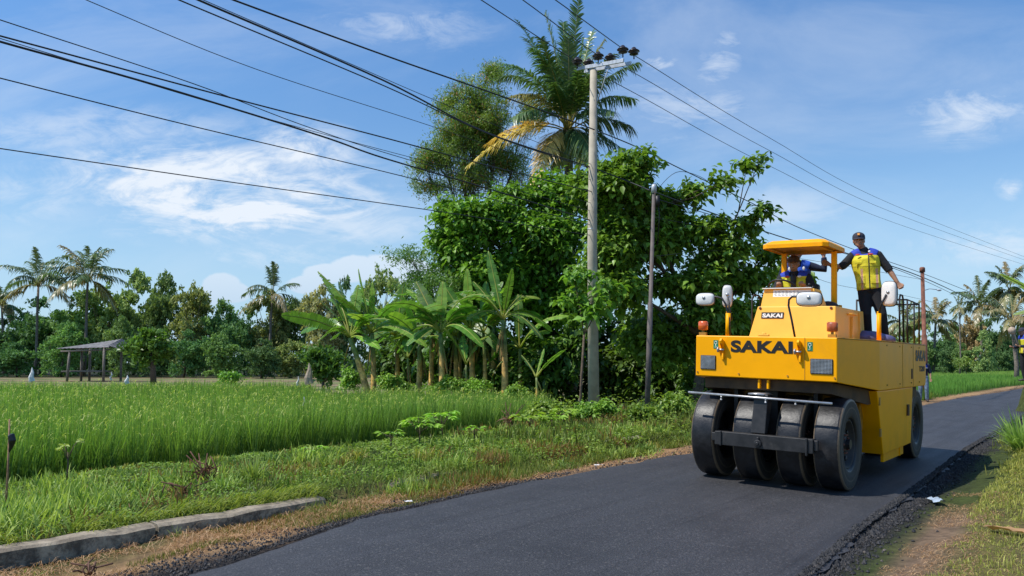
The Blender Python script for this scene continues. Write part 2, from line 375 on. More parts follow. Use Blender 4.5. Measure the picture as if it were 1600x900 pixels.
sky=b.n('ShaderNodeTexSky'); sky.sky_type='NISHITA'; sky.sun_disc=False; sky.sun_elevation=math.asin(SUNDIR.z); sky.sun_rotation=math.atan2(SUNDIR.x,SUNDIR.y)
sky.air_density=1.25; sky.dust_density=.35; sky.ozone_density=2.2; sky.altitude=20
tcw=b.n('ShaderNodeTexCoord').outputs['Generated']; sp=b.n('ShaderNodeSeparateXYZ'); b.l(tcw,sp.inputs[0])
x_,y_,z_=sp.outputs; yy=b.m('MAXIMUM',y_,.08); A=b.m('DIVIDE',x_,yy); B=b.m('DIVIDE',z_,yy)
front=b.ramp(y_,.1,.3)
def ellm(ca,cb,ra,rb,rot=0.0,inner=0.0):
    dx=b.m('SUBTRACT',A,ca); dy=b.m('SUBTRACT',B,cb); c_,s_=math.cos(rot),math.sin(rot)
    X=b.m('ADD',b.m('MULTIPLY',dx,c_/ra),b.m('MULTIPLY',dy,s_/ra)); Y=b.m('ADD',b.m('MULTIPLY',dx,-s_/rb),b.m('MULTIPLY',dy,c_/rb))
    d=b.m('SQRT',b.m('ADD',b.m('MULTIPLY',X,X),b.m('MULTIPLY',Y,Y)))
    return b.ramp(b.m('SUBTRACT',1.0,d),0.0,1.0-inner)
cv=b.n('ShaderNodeCombineXYZ'); b.l(A,cv.inputs[0]); b.l(B,cv.inputs[1])
def cn(sx,sy,scale,det=6,rough=.6,rot=0.0,dist=0.0,seed=0):
    mp=b.n('ShaderNodeMapping'); mp.inputs['Scale'].default_value=(sx,sy,1); mp.inputs['Rotation'].default_value=(0,0,rot); mp.inputs['Location'].default_value=(seed,seed*.7,0); b.l(cv.outputs[0],mp.inputs[0])
    return b.noise(mp.outputs[0],scale,det,rough,dist)
wisp=cn(1,2.6,7,9,.66,R(-8),1.6,3.1); fine=cn(1,2.2,22,7,.65,R(-14),1.0,1.2)
wn=b.m('ADD',b.m('MULTIPLY',wisp,.7),b.m('MULTIPLY',fine,.3))
def P_(px,py): return (px-800)/F,(YH-py)/F
dens=None
def addd(v):
    global dens
    dens = v if dens is None else b.m('MAXIMUM',dens,v)
for px,py,rx,ry,rot,st in [(330,290,270,75,-.06,1.3),(430,300,180,52,-.1,1.25),(400,325,190,42,.12,1.4),(470,235,95,48,-.15,.95),(300,350,60,18,.35,.7),(150,200,260,40,0,.45),(60,300,200,50,0,.4),(560,355,140,30,0,.55),(620,25,150,40,0,.4),(430,395,120,25,0,.5),(1130,90,35,80,-.5,.5),(1035,88,40,14,.15,.8),(1530,170,110,45,.15,.62),(1590,290,22,18,0,.8),(1080,160,160,60,.0,.45),(1230,325,120,40,0,.4),(1560,385,140,35,0,.5),(1250,420,150,50,0,.35)]:
    ca,cb=P_(px,py); e=ellm(ca,cb,rx*1.35/F,ry*1.45/F,rot)
    addd(b.m('MULTIPLY',b.m('MULTIPLY',b.ramp(b.m('ADD',wn,b.m('MULTIPLY',e,.10)),.40,.72),b.m('POWER',e,.6)),st*1.25))
veil=b.m('MULTIPLY',b.ramp(cn(1,2.5,2.6,7,.6,R(-8),.6,9),.40,.8),.28); addd(veil)
cum=cn(1,1.25,17,7,.62,0,.3,5.5)
for px,py,rx,ry in [(343,448,46,32),(365,458,40,24),(330,462,40,22),(505,428,50,26),(550,420,60,30),(600,418,55,32),(640,425,50,35),(680,440,60,35),(480,445,50,22)]:
    ca,cb=P_(px,py); e=ellm(ca,cb,rx*1.25/F,ry*1.25/F)
    addd(b.m('MULTIPLY',b.ramp(b.m('ADD',b.m('MULTIPLY',cum,.5),b.m('MULTIPLY',e,.7)),.47,.62),.72))
dens=b.m('MULTIPLY',dens,front)
tint=b.mix(b.ramp(b.m('ABSOLUTE',z_),0.0,.55),(.70,.88,1.08),(.64,.97,1.30))
skc=b.mix(1,sky.outputs[0],tint,'MULTIPLY')
# horizon haze
hz=b.m('MULTIPLY',b.ramp(b.m('SUBTRACT',.30,b.m('ABSOLUTE',z_)),0,.30),.62)
skc=b.mix(hz,skc,(3.9,5.9,8.1))
shade=b.mix(b.ramp(B,.05,.14),(4.6,5.6,7.0),(6.6,7.2,8.0))
skc=b.mix(b.m('MULTIPLY',dens,.92,clamp=True),skc,shade)
b.l(skc,bg.inputs[0]); b.l(bg.outputs[0],wo.inputs[0])
sc=bpy.context.scene; sc.view_settings.view_transform='Standard'; sc.view_settings.look='None'; sc.view_settings.exposure=0; sc.view_settings.gamma=1
sc.render.engine='CYCLES'; sc.cycles.max_bounces=6; sc.cycles.transparent_max_bounces=4; sc.cycles.use_denoising=True
try: sc.cycles.denoiser='OPENIMAGEDENOISE'
except Exception: pass
# ------------------------------------------------------------------ ground
def axis(fine0,fine1,step,far,grow=1.12):
    a=list(np.arange(fine0,fine1+1e-6,step)); s=step
    x=a[-1]
    while x<far: s*=grow; x+=s; a.append(x)
    s=step; x=a[0]; pre=[]
    while x>-far: s*=grow; x-=s; pre.append(x)
    return np.array(pre[::-1]+a)
US=axis(-9,30,.14,2600,1.05); VS=axis(-9.5,5.5,.10,2600,1.05)
UU,VV=np.meshgrid(US,VS,indexing='ij'); ZZ=zg(UU,VV)
ZZ=ZZ-np.maximum(0,(np.hypot(UU,VV)-400))*.0
XX,YY=xy(UU,VV)
def gcol(u,v):
    n1=vnoise(u,v,.5,5); n2=vnoise(u,v,1.7,6); n=(n1*.5+n2*.5)[...,None]
    c=np.zeros(u.shape+(3,)); c[:]=(.055,.075,.022)
    dl=vl(u)-v; dr=v-vr(u)
    straw=np.array([.36,.23,.12]); soil=np.array([.13,.085,.055]); grav=np.array([.030,.028,.029]); green=np.array([.06,.09,.02])
    def bl(m,col):
        nonlocal c
        m=np.clip(m,0,1)[...,None]; c=c*(1-m)+np.asarray(col)*m
    bl(sm(-.3,.0,dl)*sm(1.25,.75,dl), straw*(.5+.5*n)+soil*.3)
    bl(sm(-.6,.0,dl)*sm(.62,.25,dl+n1*.3)*sm(-1.5,-2.5,u), grav)
    bl(sm(-.6,.0,dl)*sm(.5,.1,dl+n1*.3)*sm(-2.5,-1.5,u), soil*1.2)
    bl(sm(-.6,.0,dr)*sm(.62,.22,dr+n1*.35-.0), grav*.9)
    bl(sm(.3,.5,dr)*sm(1.15,.75,dr+n1*.2)*sm(.5,-1,u), (.18,.125,.085))
    bl(sm(.7,1.1,dr)*sm(60,40,u)*.9, green*.5+straw*.5*n)
    bl(sm(-7.4,-8.2,v)*sm(2,-1,dl*0+0), (.05,.055,.02))
    return c
CC=gcol(UU,VV)
# brown harvested terraces beyond the rice on the left
rel=np.arctan2(XX,YY)
terr=sm(33,36,YY)*(rel<.15)*sm(94,82,YY)
band=(np.floor(YY/7+vnoise(XX,YY,30,8)*1.5)%2>0)
tcol=np.where(band[...,None],np.array([.25,.20,.12]),np.array([.19,.21,.09]))
bund_shadow=(np.mod(YY/7+vnoise(XX,YY,30,8)*1.5,1)<.22)[...,None]; tcol=np.where(bund_shadow,tcol*.42,tcol)  # bund shadows painted as thin dark bands in the terrace colour
dkf=(sm(80,95,YY)*.75)[...,None]; CC=CC*(1-dkf)+np.array([.018,.022,.010])*dkf
CC=CC*(1-terr[...,None])+tcol*terr[...,None]
mb=MB(); nu,nv=len(US),len(VS); idx=np.arange(nu*nv).reshape(nu,nv)
q=np.stack([idx[:-1,:-1],idx[:-1,1:],idx[1:,1:],idx[1:,:-1]],-1).reshape(-1,4)[:,::-1]
mb.add(np.stack([XX,YY,ZZ],-1).reshape(-1,3),q,c=CC.reshape(-1,3))
tag(mb.build('ground',M['ground']),kind='structure')
# ------------------------------------------------------------------ road
us=np.concatenate([np.arange(-14,30,.10),np.arange(30,200,1.0)]); ns=28
l=vl(us)+(vnoise(us,us*0,.35,11)-.5)*.10+(vnoise(us,us*0,.09,12)-.5)*.05; r=vr(us)+(vnoise(us,us*0,.4,13)-.5)*.12+(vnoise(us,us*0,.1,14)-.5)*.06
t=np.linspace(0,1,ns); Vv=l[:,None]*(1-t)+r[:,None]*t; Uu=np.repeat(us[:,None],ns,1)
Zr=-.036*np.clip(Vv,-3,3)*sm(40,25,Uu)+.010+(vnoise(Uu,Vv,1.3,15)-.5)*.006
edge=np.minimum(Vv-l[:,None],r[:,None]-Vv); Zr-= (1-sm(0,.10,edge))*.024
Xr,Yr=xy(Uu,Vv); 
# object axes follow the road so the material's rolling streaks run along it
rm=MB(); nu,nv=Uu.shape; idx=np.arange(nu*nv).reshape(nu,nv)
q=np.stack([idx[:-1,:-1],idx[:-1,1:],idx[1:,1:],idx[1:,:-1]],-1).reshape(-1,4)[:,::-1]
rm.add(np.stack([Vv,Uu,Zr],-1).reshape(-1,3),q)
ro=rm.build('road',M['asphalt']); ro.location=(X0,Y0,0); ro.rotation_euler=(0,0,-TH); tag(ro,kind='structure')
def zroad(u,v): return -.036*v+.010
# ------------------------------------------------------------------ loose asphalt crumbs and gravel on both road edges
def rocks(n,u0,u1,side,spread,smin,smax,cols,off=0.):
    u=u0+(u1-u0)*rng.random(n); d=off+np.abs(rng.normal(0,spread,n)) if side!='l2' else off+rng.random(n)*spread
    if side[0]=='r': v=vr(u)+d-.075
    else: v=vl(u)-d+.03
    s=smin+(smax-smin)*rng.random(n)**3
    X,Y=xy(u,v); z=zg(u,v); z=np.maximum(z,np.where(d<.08,-.036*v+.0,-9))+s*.3
    base=np.array([[1,0,0],[-1,0,0],[0,1,0],[0,-1,0],[0,0,1],[0,0,-1]],float)
    V=base[None]*(s[:,None,None])*rng.uniform(.55,1.2,(n,6,1)); V+=rng.normal(0,.15,(n,6,3))*s[:,None,None]
    V+=np.stack([X,Y,z],1)[:,None]
    T=np.array([[0,2,4],[2,1,4],[1,3,4],[3,0,4],[2,0,5],[1,2,5],[3,1,5],[0,3,5]])
    C=np.asarray(cols)[rng.integers(0,len(cols),n)]*rng.uniform(.6,1.3,(n,1))
    return V.reshape(-1,3),(T[None]+(np.arange(n)*6)[:,None,None]).reshape(-1,3),np.repeat(C,6,0)
g=MB()
dk=[(.012,.012,.014),(.020,.020,.022),(.032,.030,.031)]; mx=dk+[(.09,.075,.06),(.06,.05,.045)]
for a in [(20000,-6,9,'r',.12,.005,.020,dk,0.),(1500,-6,8,'r',.16,.012,.030,dk,0.),(3500,-6,8,'r',.17,.004,.02,mx,.05),(3000,8,24,'r',.16,.008,.02,dk,0.),(9000,-9,-1.2,'l2',.62,.004,.016,mx,0.),(2500,-7.5,-2.5,'l',.10,.004,.013,dk+[(.08,.06,.045)],0.),(2500,-1,14,'l2',.5,.006,.02,[(.13,.09,.06),(.07,.05,.04)],0.)]:
    V,T,C=rocks(*a); g.add(V,None,T,C)
tag(g.build('loose_gravel',M['stone'],smooth=False),'loose black asphalt crumbs and gravel along the road edges','gravel',kind='stuff')
# ------------------------------------------------------------------ rice fields
def inpoly(X,Y,poly):
    r=np.zeros(len(X),bool); n=len(poly)
    for i in range(n):
        x1,y1=poly[i]; x2,y2=poly[(i+1)%n]
        c=((y1>Y)!=(y2>Y)); r^= c & (X<(x2-x1)*(Y-y1)/(y2-y1+1e-9)+x1)
    return r
near_edge=[(-12.5,5.4),(-6.6,10.0),(-4.4,12.3),(-3.0,13.8),(-1.1,15.6),(0.,18.2),(.8,21.5),(1.2,24.2)]
RICE=near_edge+[(-1.2,26.6),(-6.5,27.8),(-9,36),(-40,36),(-48,30)]
def scatter(poly,n,fn=None):
    P=np.array(poly); a,b_=P.min(0),P.max(0)
    out=[];tot=0
    while tot<n:
        Q=a+(b_-a)*rng.random((n*2,2)); k=inpoly(Q[:,0],Q[:,1],poly)
        if fn is not None: k&=rng.random(len(Q))<fn(Q[:,0],Q[:,1])
        Q=Q[k]; out.append(Q); tot+=len(Q)
    return np.concatenate(out)[:n]
vis=lambda X,Y: (np.abs(X)<Y*.74+1.5)
mb=MB()
def ricefn(X,Y): return vis(X,Y)*np.clip((13/np.maximum(Y,8))**1.5,0,1)
nh=14500; H=scatter(RICE,nh,ricefn)
hz_=zg(*uv(H[:,0],H[:,1])); kb=9
Pp=np.repeat(np.concatenate([H,hz_[:,None]],1),kb,0); n=len(Pp); Pp[:,:2]+=rng.normal(0,.045,(n,2))
dist=Pp[:,1]; hh=(.93+.10*(vnoise(Pp[:,0],Pp[:,1],2.3,21)-.5))*rng.uniform(.72,1.08,n)*np.repeat(rng.uniform(.84,1.10,nh),kb)
ww=np.clip(.0095*dist/13,.0105,.024)*rng.uniform(.7,1.3,n)
pat=vnoise(Pp[:,0],Pp[:,1],1.8,22)[:,None]*.5+rng.random((n,1))*.5
C0=np.array([.018,.055,.008])*(1-pat)+np.array([.04,.09,.014])*pat  # blade bases coloured dark to carry the deep shade inside the crop
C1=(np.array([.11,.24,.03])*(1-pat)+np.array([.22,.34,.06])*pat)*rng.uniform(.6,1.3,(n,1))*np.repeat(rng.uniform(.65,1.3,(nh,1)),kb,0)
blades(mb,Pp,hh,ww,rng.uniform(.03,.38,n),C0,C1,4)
# drooping yellow-green ears
k=rng.random(n)<.075; E_=Pp[k].copy(); E_[:,2]+=hh[k]*rng.uniform(.72,.92,k.sum()); m=len(E_)
az=rng.random(m)*6.28; D=np.stack([np.cos(az),np.sin(az),np.full(m,.7)],1)
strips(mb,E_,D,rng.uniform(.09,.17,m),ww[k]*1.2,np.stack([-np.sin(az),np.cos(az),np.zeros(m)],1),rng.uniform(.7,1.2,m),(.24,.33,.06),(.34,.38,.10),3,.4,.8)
tag(mb.build('rice_crop',M['rice']),'tall bright green rice filling the paddy field left of the road','rice crop',kind='stuff')
# far right paddies
mb=MB()
FP=[xy(u,v) for u,v in [(23.5,-2.6),(29,-2.5),(40,-2.3),(49,-1.9),(60,-.4),(75,1.5),(110,8),(150,24),(170,20),(150,-70),(60,-30),(23.5,-7)]]
def ffn(X,Y): return (X>Y*.46)*(X<Y*.66+1)*np.clip((32/np.maximum(Y,30))**1.3,0,1)
H=scatter(FP,9000,ffn); n=len(H)*6
Pp=np.repeat(np.concatenate([H,zg(*uv(H[:,0],H[:,1]))[:,None]],1),6,0); Pp[:,:2]+=rng.normal(0,.13,(n,2))
dist=Pp[:,1]; bandn=vnoise(Pp[:,0]*.02,Pp[:,1],9,31)[:,None]
hh=rng.uniform(.4,.62,n); ww=np.clip(.02*dist/30,.02,.09)*rng.uniform(.7,1.3,n)
C0=np.tile([.045,.12,.02],(n,1)); C1=np.array([.10,.24,.035])*(1-bandn)+np.array([.22,.33,.06])*bandn
blades(mb,Pp,hh,ww,rng.uniform(.03,.25,n),C0,C1*rng.uniform(.8,1.2,(n,1)),3)
tag(mb.build('distant_rice_crop',M['rice']),'young green rice in the flat paddies beyond the road bend','rice crop',kind='stuff')
# ------------------------------------------------------------------ verge grass, left
def uvscatter(n,u0,u1,v0,v1,up=1.0):
    u=u0+(u1-u0)*rng.random(n)**up; v=v0+(v1-v0)*rng.random(n); return u,v
def put(u,v,dz=0.):
    X,Y=xy(u,v); return np.stack([X,Y,zg(u,v)+dz],1)
def mixc(a,b_,t): return np.array(a)*(1-t)+np.array(b_)*t
mb=MB()
# low lawn-like weeds between wall and rice, thicker tufts by noise
def lawn(n,u0,u1,v0,v1,hmin,hmax,wd,ca,cb,seed,thr=0.,up=1.3,lean=.6):
    u,v=uvscatter(n,u0,u1,v0,v1,up); nz=vnoise(u,v,.45,seed)*.6+vnoise(u,v,1.3,seed+1)*.4
    k=nz>thr; u,v,nz=u[k],v[k],nz[k]; m=len(u); P=put(u,v)
    kk=(np.abs(P[:,0])<P[:,1]*.70+.6)&(P[:,1]>3.4); P,u,v,nz=P[kk],u[kk],v[kk],nz[kk]; m=len(P)
    h=hmin+(hmax-hmin)*np.clip((nz-thr)/(1-thr)*1.5,0,1)*rng.uniform(.5,1,m)*(1-.68*sm(-4.6,-6.4,v)*(u<6))*(1-.4*sm(-3.9,-3.4,v)*(u<-3)); wd=wd*1.45
    t=rng.random((m,1)); c=mixc(ca,cb,t)*rng.uniform(.55,1.3,(m,1)); br=(vnoise(u,v,.7,99)>.66)[:,None]*(rng.random((m,1))<.55); c=np.where(br,c*0+np.array([.16,.12,.05]),c)
    w_=wd*np.clip(P[:,1]/8,1,2.6)*rng.uniform(.6,1.3,m)
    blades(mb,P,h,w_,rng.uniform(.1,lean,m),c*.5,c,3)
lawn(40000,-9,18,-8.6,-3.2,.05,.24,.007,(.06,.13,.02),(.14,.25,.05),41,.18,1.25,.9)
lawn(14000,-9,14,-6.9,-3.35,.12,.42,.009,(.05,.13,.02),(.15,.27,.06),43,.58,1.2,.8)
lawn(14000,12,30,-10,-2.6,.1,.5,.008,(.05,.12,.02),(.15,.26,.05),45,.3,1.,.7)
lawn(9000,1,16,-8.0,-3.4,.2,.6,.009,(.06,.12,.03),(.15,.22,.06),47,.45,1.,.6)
# roadside strip in front of the wall
lawn(13000,-3.4,6,-3.6,-2.55,.06,.30,.006,(.07,.14,.03),(.15,.22,.06),51,.3,1.,.9)
lawn(7000,5,22,-4,-2.1,.06,.3,.008,(.07,.13,.03),(.16,.20,.07),53,.35,1.,.9)
lawn(7000,-7,-3.2,-3.0,-2.3,.04,.14,.005,(.08,.13,.03),(.17,.2,.07),55,.5,1.,.9)
# big tuft at the left end beside the stick
for cu,cvv,rad,nn,hh_ in [(-7.4,-4.0,.5,1500,.42),(-6.9,-4.3,.45,1300,.36),(-6.3,-4.8,.55,1200,.34),(-5.1,-4.9,.4,700,.3),(-4.4,-5.4,.35,400,.30),(-5.8,-5.9,.4,500,.30),(-7.6,-5.4,.6,900,.4),(-3.0,-5.2,.3,350,.45),(.2,-5.3,.4,420,.35),(2.5,-5.6,.5,500,.4),(3.6,-3.9,.4,400,.42),(-2.1,-3.4,.3,350,.34),(-3.4,-3.0,.25,260,.3),(1.2,-3.0,.5,600,.25),(13,-4.6,1.2,1200,.6),(10,-5.8,1.0,900,.6),(16.5,-6,1.5,1200,.7)]:
    u=cu+rng.normal(0,rad*.6,nn); v=np.minimum(cvv+rng.normal(0,rad*.6,nn),-3.32 if cvv<-3.5 else 9); P=put(u,v)
    c=mixc((.06,.15,.025),(.27,.42,.13),rng.random((nn,1))); blades(mb,P,rng.uniform(.4,1,nn)*hh_,rng.uniform(.009,.019,nn)*max(1,P[:,1].mean()/9),rng.uniform(.2,.95,nn),c*.7,c,4)
# broad-leaved creeping weeds: many small leaves
def creep(n,u0,u1,v0,v1,sz,hmax,ca,cb,seed,thr):
    u,v=uvscatter(n,u0,u1,v0,v1,1.2); nz=vnoise(u,v,.6,seed); k=nz>thr; u,v,nz=u[k],v[k],nz[k]; P=put(u,v); m=len(P)
    P[:,2]+=rng.random(m)*hmax*(nz-thr)/(1-thr)*1.6*(1-.6*sm(-4.6,-6.4,v)*(u<6))+.01
    az=rng.random(m)*6.28; N=np.stack([np.cos(az),np.sin(az),rng.uniform(-.2,.6,m)],1)
    c=mixc(ca,cb,rng.random((m,1))); s_=sz*rng.uniform(.5,1.2,m)*np.clip(P[:,1]/9,1,2)
    leaves(mb,P,N,s_,s_*.65,c)
creep(26000,-8.5,3,-7.2,-3.2,.035,.16,(.06,.15,.03),(.15,.27,.06),61,.35)
creep(12000,-2,16,-8,-2.8,.04,.25,(.07,.15,.03),(.15,.26,.06),63,.45)
creep(16000,10,28,-13,-4,.06,.6,(.05,.12,.03),(.14,.25,.05),65,.35)
rt=np.random.default_rng(77)
for i in range(95):
    cu=rt.uniform(-8.5,14); cvv=rt.uniform(-7.0,-3.5) if rt.random()<.8 else rt.uniform(-3.2,-2.7)*1.0
    if cvv>-3.3 and cu<-3.4: continue
    rad=rt.uniform(.10,.28); nn=int(rt.uniform(80,200)); hh_=rt.uniform(.15,.36)*(.5 if cvv<-5.2 and cu<6 else 1)
    u=cu+rt.normal(0,rad*.5,nn); v=cvv+rt.normal(0,rad*.5,nn); P=put(u,v); dx=u-cu; dy=v-cvv
    kk=(v<-3.34)|(v>-2.98); P=P[kk]; n2=len(P)
    if n2<5: continue
    cA=((.05,.13,.03),(.17,.30,.09)) if rt.random()<.7 else ((.12,.16,.04),(.30,.36,.12)); c=mixc(*cA,rt.random((n2,1)))
    blades(mb,P,rt.uniform(.4,1,n2)*hh_,rt.uniform(.008,.017,n2)*max(1,P[:,1].mean()/8),rt.uniform(.2,1.1,n2),c*.55,c,4,rt)
m=5200; u=rt.uniform(-9,-4.4,m); v=-3.20-rt.random(m)**1.5*.35; nz=vnoise(u,v*0,.55,88); kk=nz>.30; P=put(u[kk],v[kk]); P[:,2]+=.02; n2=len(P); c=mixc((.07,.15,.03),(.24,.34,.10),rt.random((n2,1)))
ux,uy=CT,-ST; a2=rt.uniform(-1,1,n2); D=np.stack([CT*.8+a2*.6*ST,-ST*.8+a2*.6*CT,np.full(n2,1.1)],1); strips(mb,P,D,rt.uniform(.10,.30,n2),rt.uniform(.006,.012,n2),rt.normal(0,1,(n2,3))*np.array([1,1,.1]),rt.uniform(.2,.8,n2),c*.5,c,4)
for (cu,cvv,rad,nn,hh_) in [(-4.9,-2.9,.10,90,.22),(-4.6,-3.05,.2,200,.22),(-6.3,-2.9,.06,40,.16),(-3.9,-3.2,.35,420,.24),(-3.2,-2.9,.3,360,.26),(-2.6,-3.0,.4,450,.26),(-1.4,-2.9,.45,450,.22),(-7.5,-2.7,.10,60,.08)]:
    u=cu+rt.normal(0,rad*.6,nn); v=cvv+rt.normal(0,rad*.6,nn); kk=v<vl(u)-.3; P=put(u[kk],v[kk]); n2=len(P); c=mixc((.07,.14,.04),(.20,.28,.10),rt.random((n2,1)))
    blades(mb,P,rt.uniform(.4,1,n2)*hh_,rt.uniform(.005,.010,n2),rt.uniform(.2,1.1,n2),c*.5,c,4,rt)
tag(mb.build('verge_grass',M['grass']),'green weeds and grass growing between the road and the rice field','grass',kind='stuff')
# dried straw-coloured grass by the road edges
mb=MB()
def straw(n,u0,u1,v0f,v1f,seed,thr,flat=1.,hm=.14,up=1.):
    u=u0+(u1-u0)*rng.random(n)**up; tt=rng.random(n); v=v0f(u)*(1-tt)+v1f(u)*tt
    nz=vnoise(u,v,.5,seed); k=nz>thr; u,v=u[k],v[k]; P=put(u,v,.008); m=len(P)
    kk=(P[:,1]>3.4); P=P[kk]; m=len(P)
    c=mixc((.34,.18,.075),(.62,.44,.24),rng.random((m,1)))
    blades(mb,P,rng.uniform(.3,1,m)*hm,rng.uniform(.003,.007,m)*np.clip(P[:,1]/8,1,2.5),rng.uniform(.6,3.*flat,m),c*.8,c,2)
straw(26000,-9,-1,lambda u:vl(u)-.32,lambda u:u*0-3.0,71,.36,1.2,.17)
straw(2500,-9,-3,lambda u:vl(u)-.5,lambda u:u*0-3.0,72,.5,.5,.30)
straw(6000,-2,14,lambda u:vl(u)-.10,lambda u:vl(u)-.75,73,.4,1.3,.15)
straw(2600,3.5,6.5,lambda u:vl(u)-.3,lambda u:vl(u)-1.2,74,.2,1.0,.28)
straw(2600,-8,6,lambda u:u*0-6,lambda u:u*0-3.3,76,.62,1.0,.2)
straw(9000,-7.5,1.0,lambda u:vr(u)+.38,lambda u:vr(u)+1.0,77,.3,2.,.10)
straw(16000,-9,16,lambda u:vr(u)+.7,lambda u:vr(u)+4.5,78,.42,1.2,.10,1.4)
tag(mb.build('dry_grass',M['dry']),'dry straw coloured grass and litter lying along the road shoulders','dry grass',kind='stuff')
# ------------------------------------------------------------------ right bank grass
mb=MB()
def rlawn(n,u0,u1,d0,d1,hmin,hmax,wd,ca,cb,seed,thr,up=1.2,lean=.9):
    u=u0+(u1-u0)*rng.random(n)**up; d=d0+(d1-d0)*rng.random(n); v=vr(u)+d
    nz=vnoise(u,v,.35,seed)*.5+vnoise(u,v,1.2,seed+1)*.5; k=nz+np.clip(d-.9,-.5,0)*.9>thr; u,v,nz=u[k],v[k],nz[k]; P=put(u,v)
    kk=(P[:,0]<P[:,1]*.68+.4)&(P[:,1]>4.2); P,nz=P[kk],nz[kk]; m=len(P)
    c=mixc(ca,cb,rng.random((m,1)))*rng.uniform(.8,1.2,(m,1)); h=(hmin+(hmax-hmin)*np.clip((nz-thr)*2.2,0,1))*rng.uniform(.5,1,m)
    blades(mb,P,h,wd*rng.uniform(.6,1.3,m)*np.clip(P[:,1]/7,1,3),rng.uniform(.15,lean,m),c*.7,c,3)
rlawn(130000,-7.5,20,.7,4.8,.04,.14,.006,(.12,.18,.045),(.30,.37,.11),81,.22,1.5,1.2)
rlawn(12000,-7.5,20,.6,4.8,.08,.22,.006,(.10,.17,.035),(.2,.27,.06),83,.62,1.3,1.0)
rlawn(9000,3,30,.25,1.3,.06,.28,.008,(.08,.13,.03),(.20,.25,.07),85,.2,1.,.9)
rlawn(7000,14,50,.3,6,.15,.4,.015,(.07,.13,.03),(.2,.26,.07),87,.2,1.,.7)
tag(mb.build('bank_grass',M['grass']),'short patchy grass covering the bank on the right of the road','grass',kind='stuff')
def tuft(name,loc,n,h,wd,rad,label,cat,ca=(.09,.17,.04),cb=(.22,.34,.12),lean=(.15,.9),group=None):
    mb=MB(); a=rng.random(n)*6.28; rr=np.sqrt(rng.random(n))*rad
    P=np.stack([rr*np.cos(a),rr*np.sin(a),np.zeros(n)],1); c=mixc(ca,cb,rng.random((n,1)))
    ln=rng.uniform(lean[0],lean[1],n); D=np.stack([np.cos(a)*ln,np.sin(a)*ln,np.ones(n)],1); a2=a+math.pi/2+rng.normal(0,.5,n)
    strips(mb,P,D,rng.uniform(.45,1,n)*h,wd,np.stack([np.cos(a2),np.sin(a2),np.zeros(n)],1),ln*.6,c*.6,c,5)
    o=mb.build(name,M['grass']); o.location=loc; return tag(o,label,cat,group)
def gp(px,py,Y):
    p=at(px,py,Y); return Vector((p.x,p.y,G(p.x,p.y)))
tuft('grass_tuft',gp(1603,660,14.2),420,.95,.018,.22,'tall spiky pale green grass tuft at the right edge of the road','grass tuft')
# ------------------------------------------------------------------ concrete kerb wall on the left
def wallseg(u0,u1,vfun,h0,h1,name,label,broken=True):
    n=max(3,int((u1-u0)/.12)); us=np.linspace(u0,u1,n); mb=MB(); secs=[]
    for i,u in enumerate(us):
        v=vfun(u); j=(vnoise(u,0,.3,91)-.5)*.02; h=h0+(h1-h0)*(u-u0)/(u1-u0)+(vnoise(u,1,.25,92)-.5)*.03+(vnoise(u,1,.9,94)-.5)*.03
        ed=(vnoise(u,2,.14,93)-.5)*.025
        prof=[(v+.0,-.15),(v+.02+j,h-.02+ed*.3),(v-.015+j+ed,h+.0),(v-.125+j,h+.008),(v-.15,h-.03),(v-.15,-.15)]
        zb=-.03
        secs.append([(*xy(u,a),b_+zb) for a,b_ in prof])
    m=len(secs[0]); V=np.array(secs).reshape(-1,3)
    q=[[i*m+k,(i+1)*m+k,(i+1)*m+(k+1)%m,i*m+(k+1)%m] for i in range(n-1) for k in range(m)]
    V=np.concatenate([V,[np.mean(secs[0],0),np.mean(secs[-1],0)]]); t=[]
    for k in range(m): t.append([n*m,k,(k+1)%m]); t.append([n*m+1,(n-1)*m+(k+1)%m,(n-1)*m+k])
    mb.add(V,q,t); o=mb.build(name,M['conc'],smooth=False); return tag(o,label,'wall')
wv=lambda u: np.interp(u,[-12,-7.7,-5.5,-4.4,-3,3,8],[-3.05,-3.05,-2.98,-3.12,-3.25,-3.4,-4.3])
wallseg(-10.5,-6.45,wv,.17,.18,'low_concrete_wall','long low concrete kerb wall nearest the camera at the left corner')
wallseg(-6.42,-4.55,wv,.18,.15,'low_concrete_wall','stained low concrete kerb wall section where the grass begins to cover it')
wallseg(-3.5,-2.1,wv,.14,.14,'low_concrete_wall','half buried low concrete kerb section among the weeds')
wallseg(2.4,3.1,wv,.20,.20,'concrete_slab','small concrete slab showing in the weeds left of the roller')
wallseg(6.8,8.6,lambda u:-4.2,.20,.20,'concrete_slab','concrete kerb piece beside the roller left front wheel in the shade')
# ------------------------------------------------------------------ poles
def cyl(mb,p0,p1,r0,r1=None,n=16,col=None): 
    r1=r0 if r1 is None else r1; p0=Vector(p0);p1=Vector(p1); mb.tube([p0,p0.lerp(p1,.5),p1],[r0,(r0+r1)/2,r1],n,col)
pb=at(927,560,22); pb=Vector((pb.x,22,G(pb.x,22)-.1)); pt=at(927.5,110,22)
pr=empty('utility_pole',pb,0,'tall round concrete utility pole with steel crossarm and dark insulators','utility pole')
mb=MB(); H_=pt.z-pb.z; mb.tube([(0,0,0),(0,0,H_*.5),(pt.x-pb.x,0,H_-.01),(pt.x-pb.x,0,H_)],[.155,.132,.098,.08],24); mb.build('shaft',M['pole'],pr)
for hz2 in (2.7,4.7,5.3): 
    mb=MB(); mb.tube([(0,0,hz2),(0,0,hz2+.025)],[.151-hz2*.004]*2,20); mb.build('band',M['galv'],pr)
armdir=(at(985,98,21.2)-at(906,112,22.6)); armc=at(927,108,22)-pb
ax=Vector((armdir.x,armdir.y,armdir.z)).normalized()
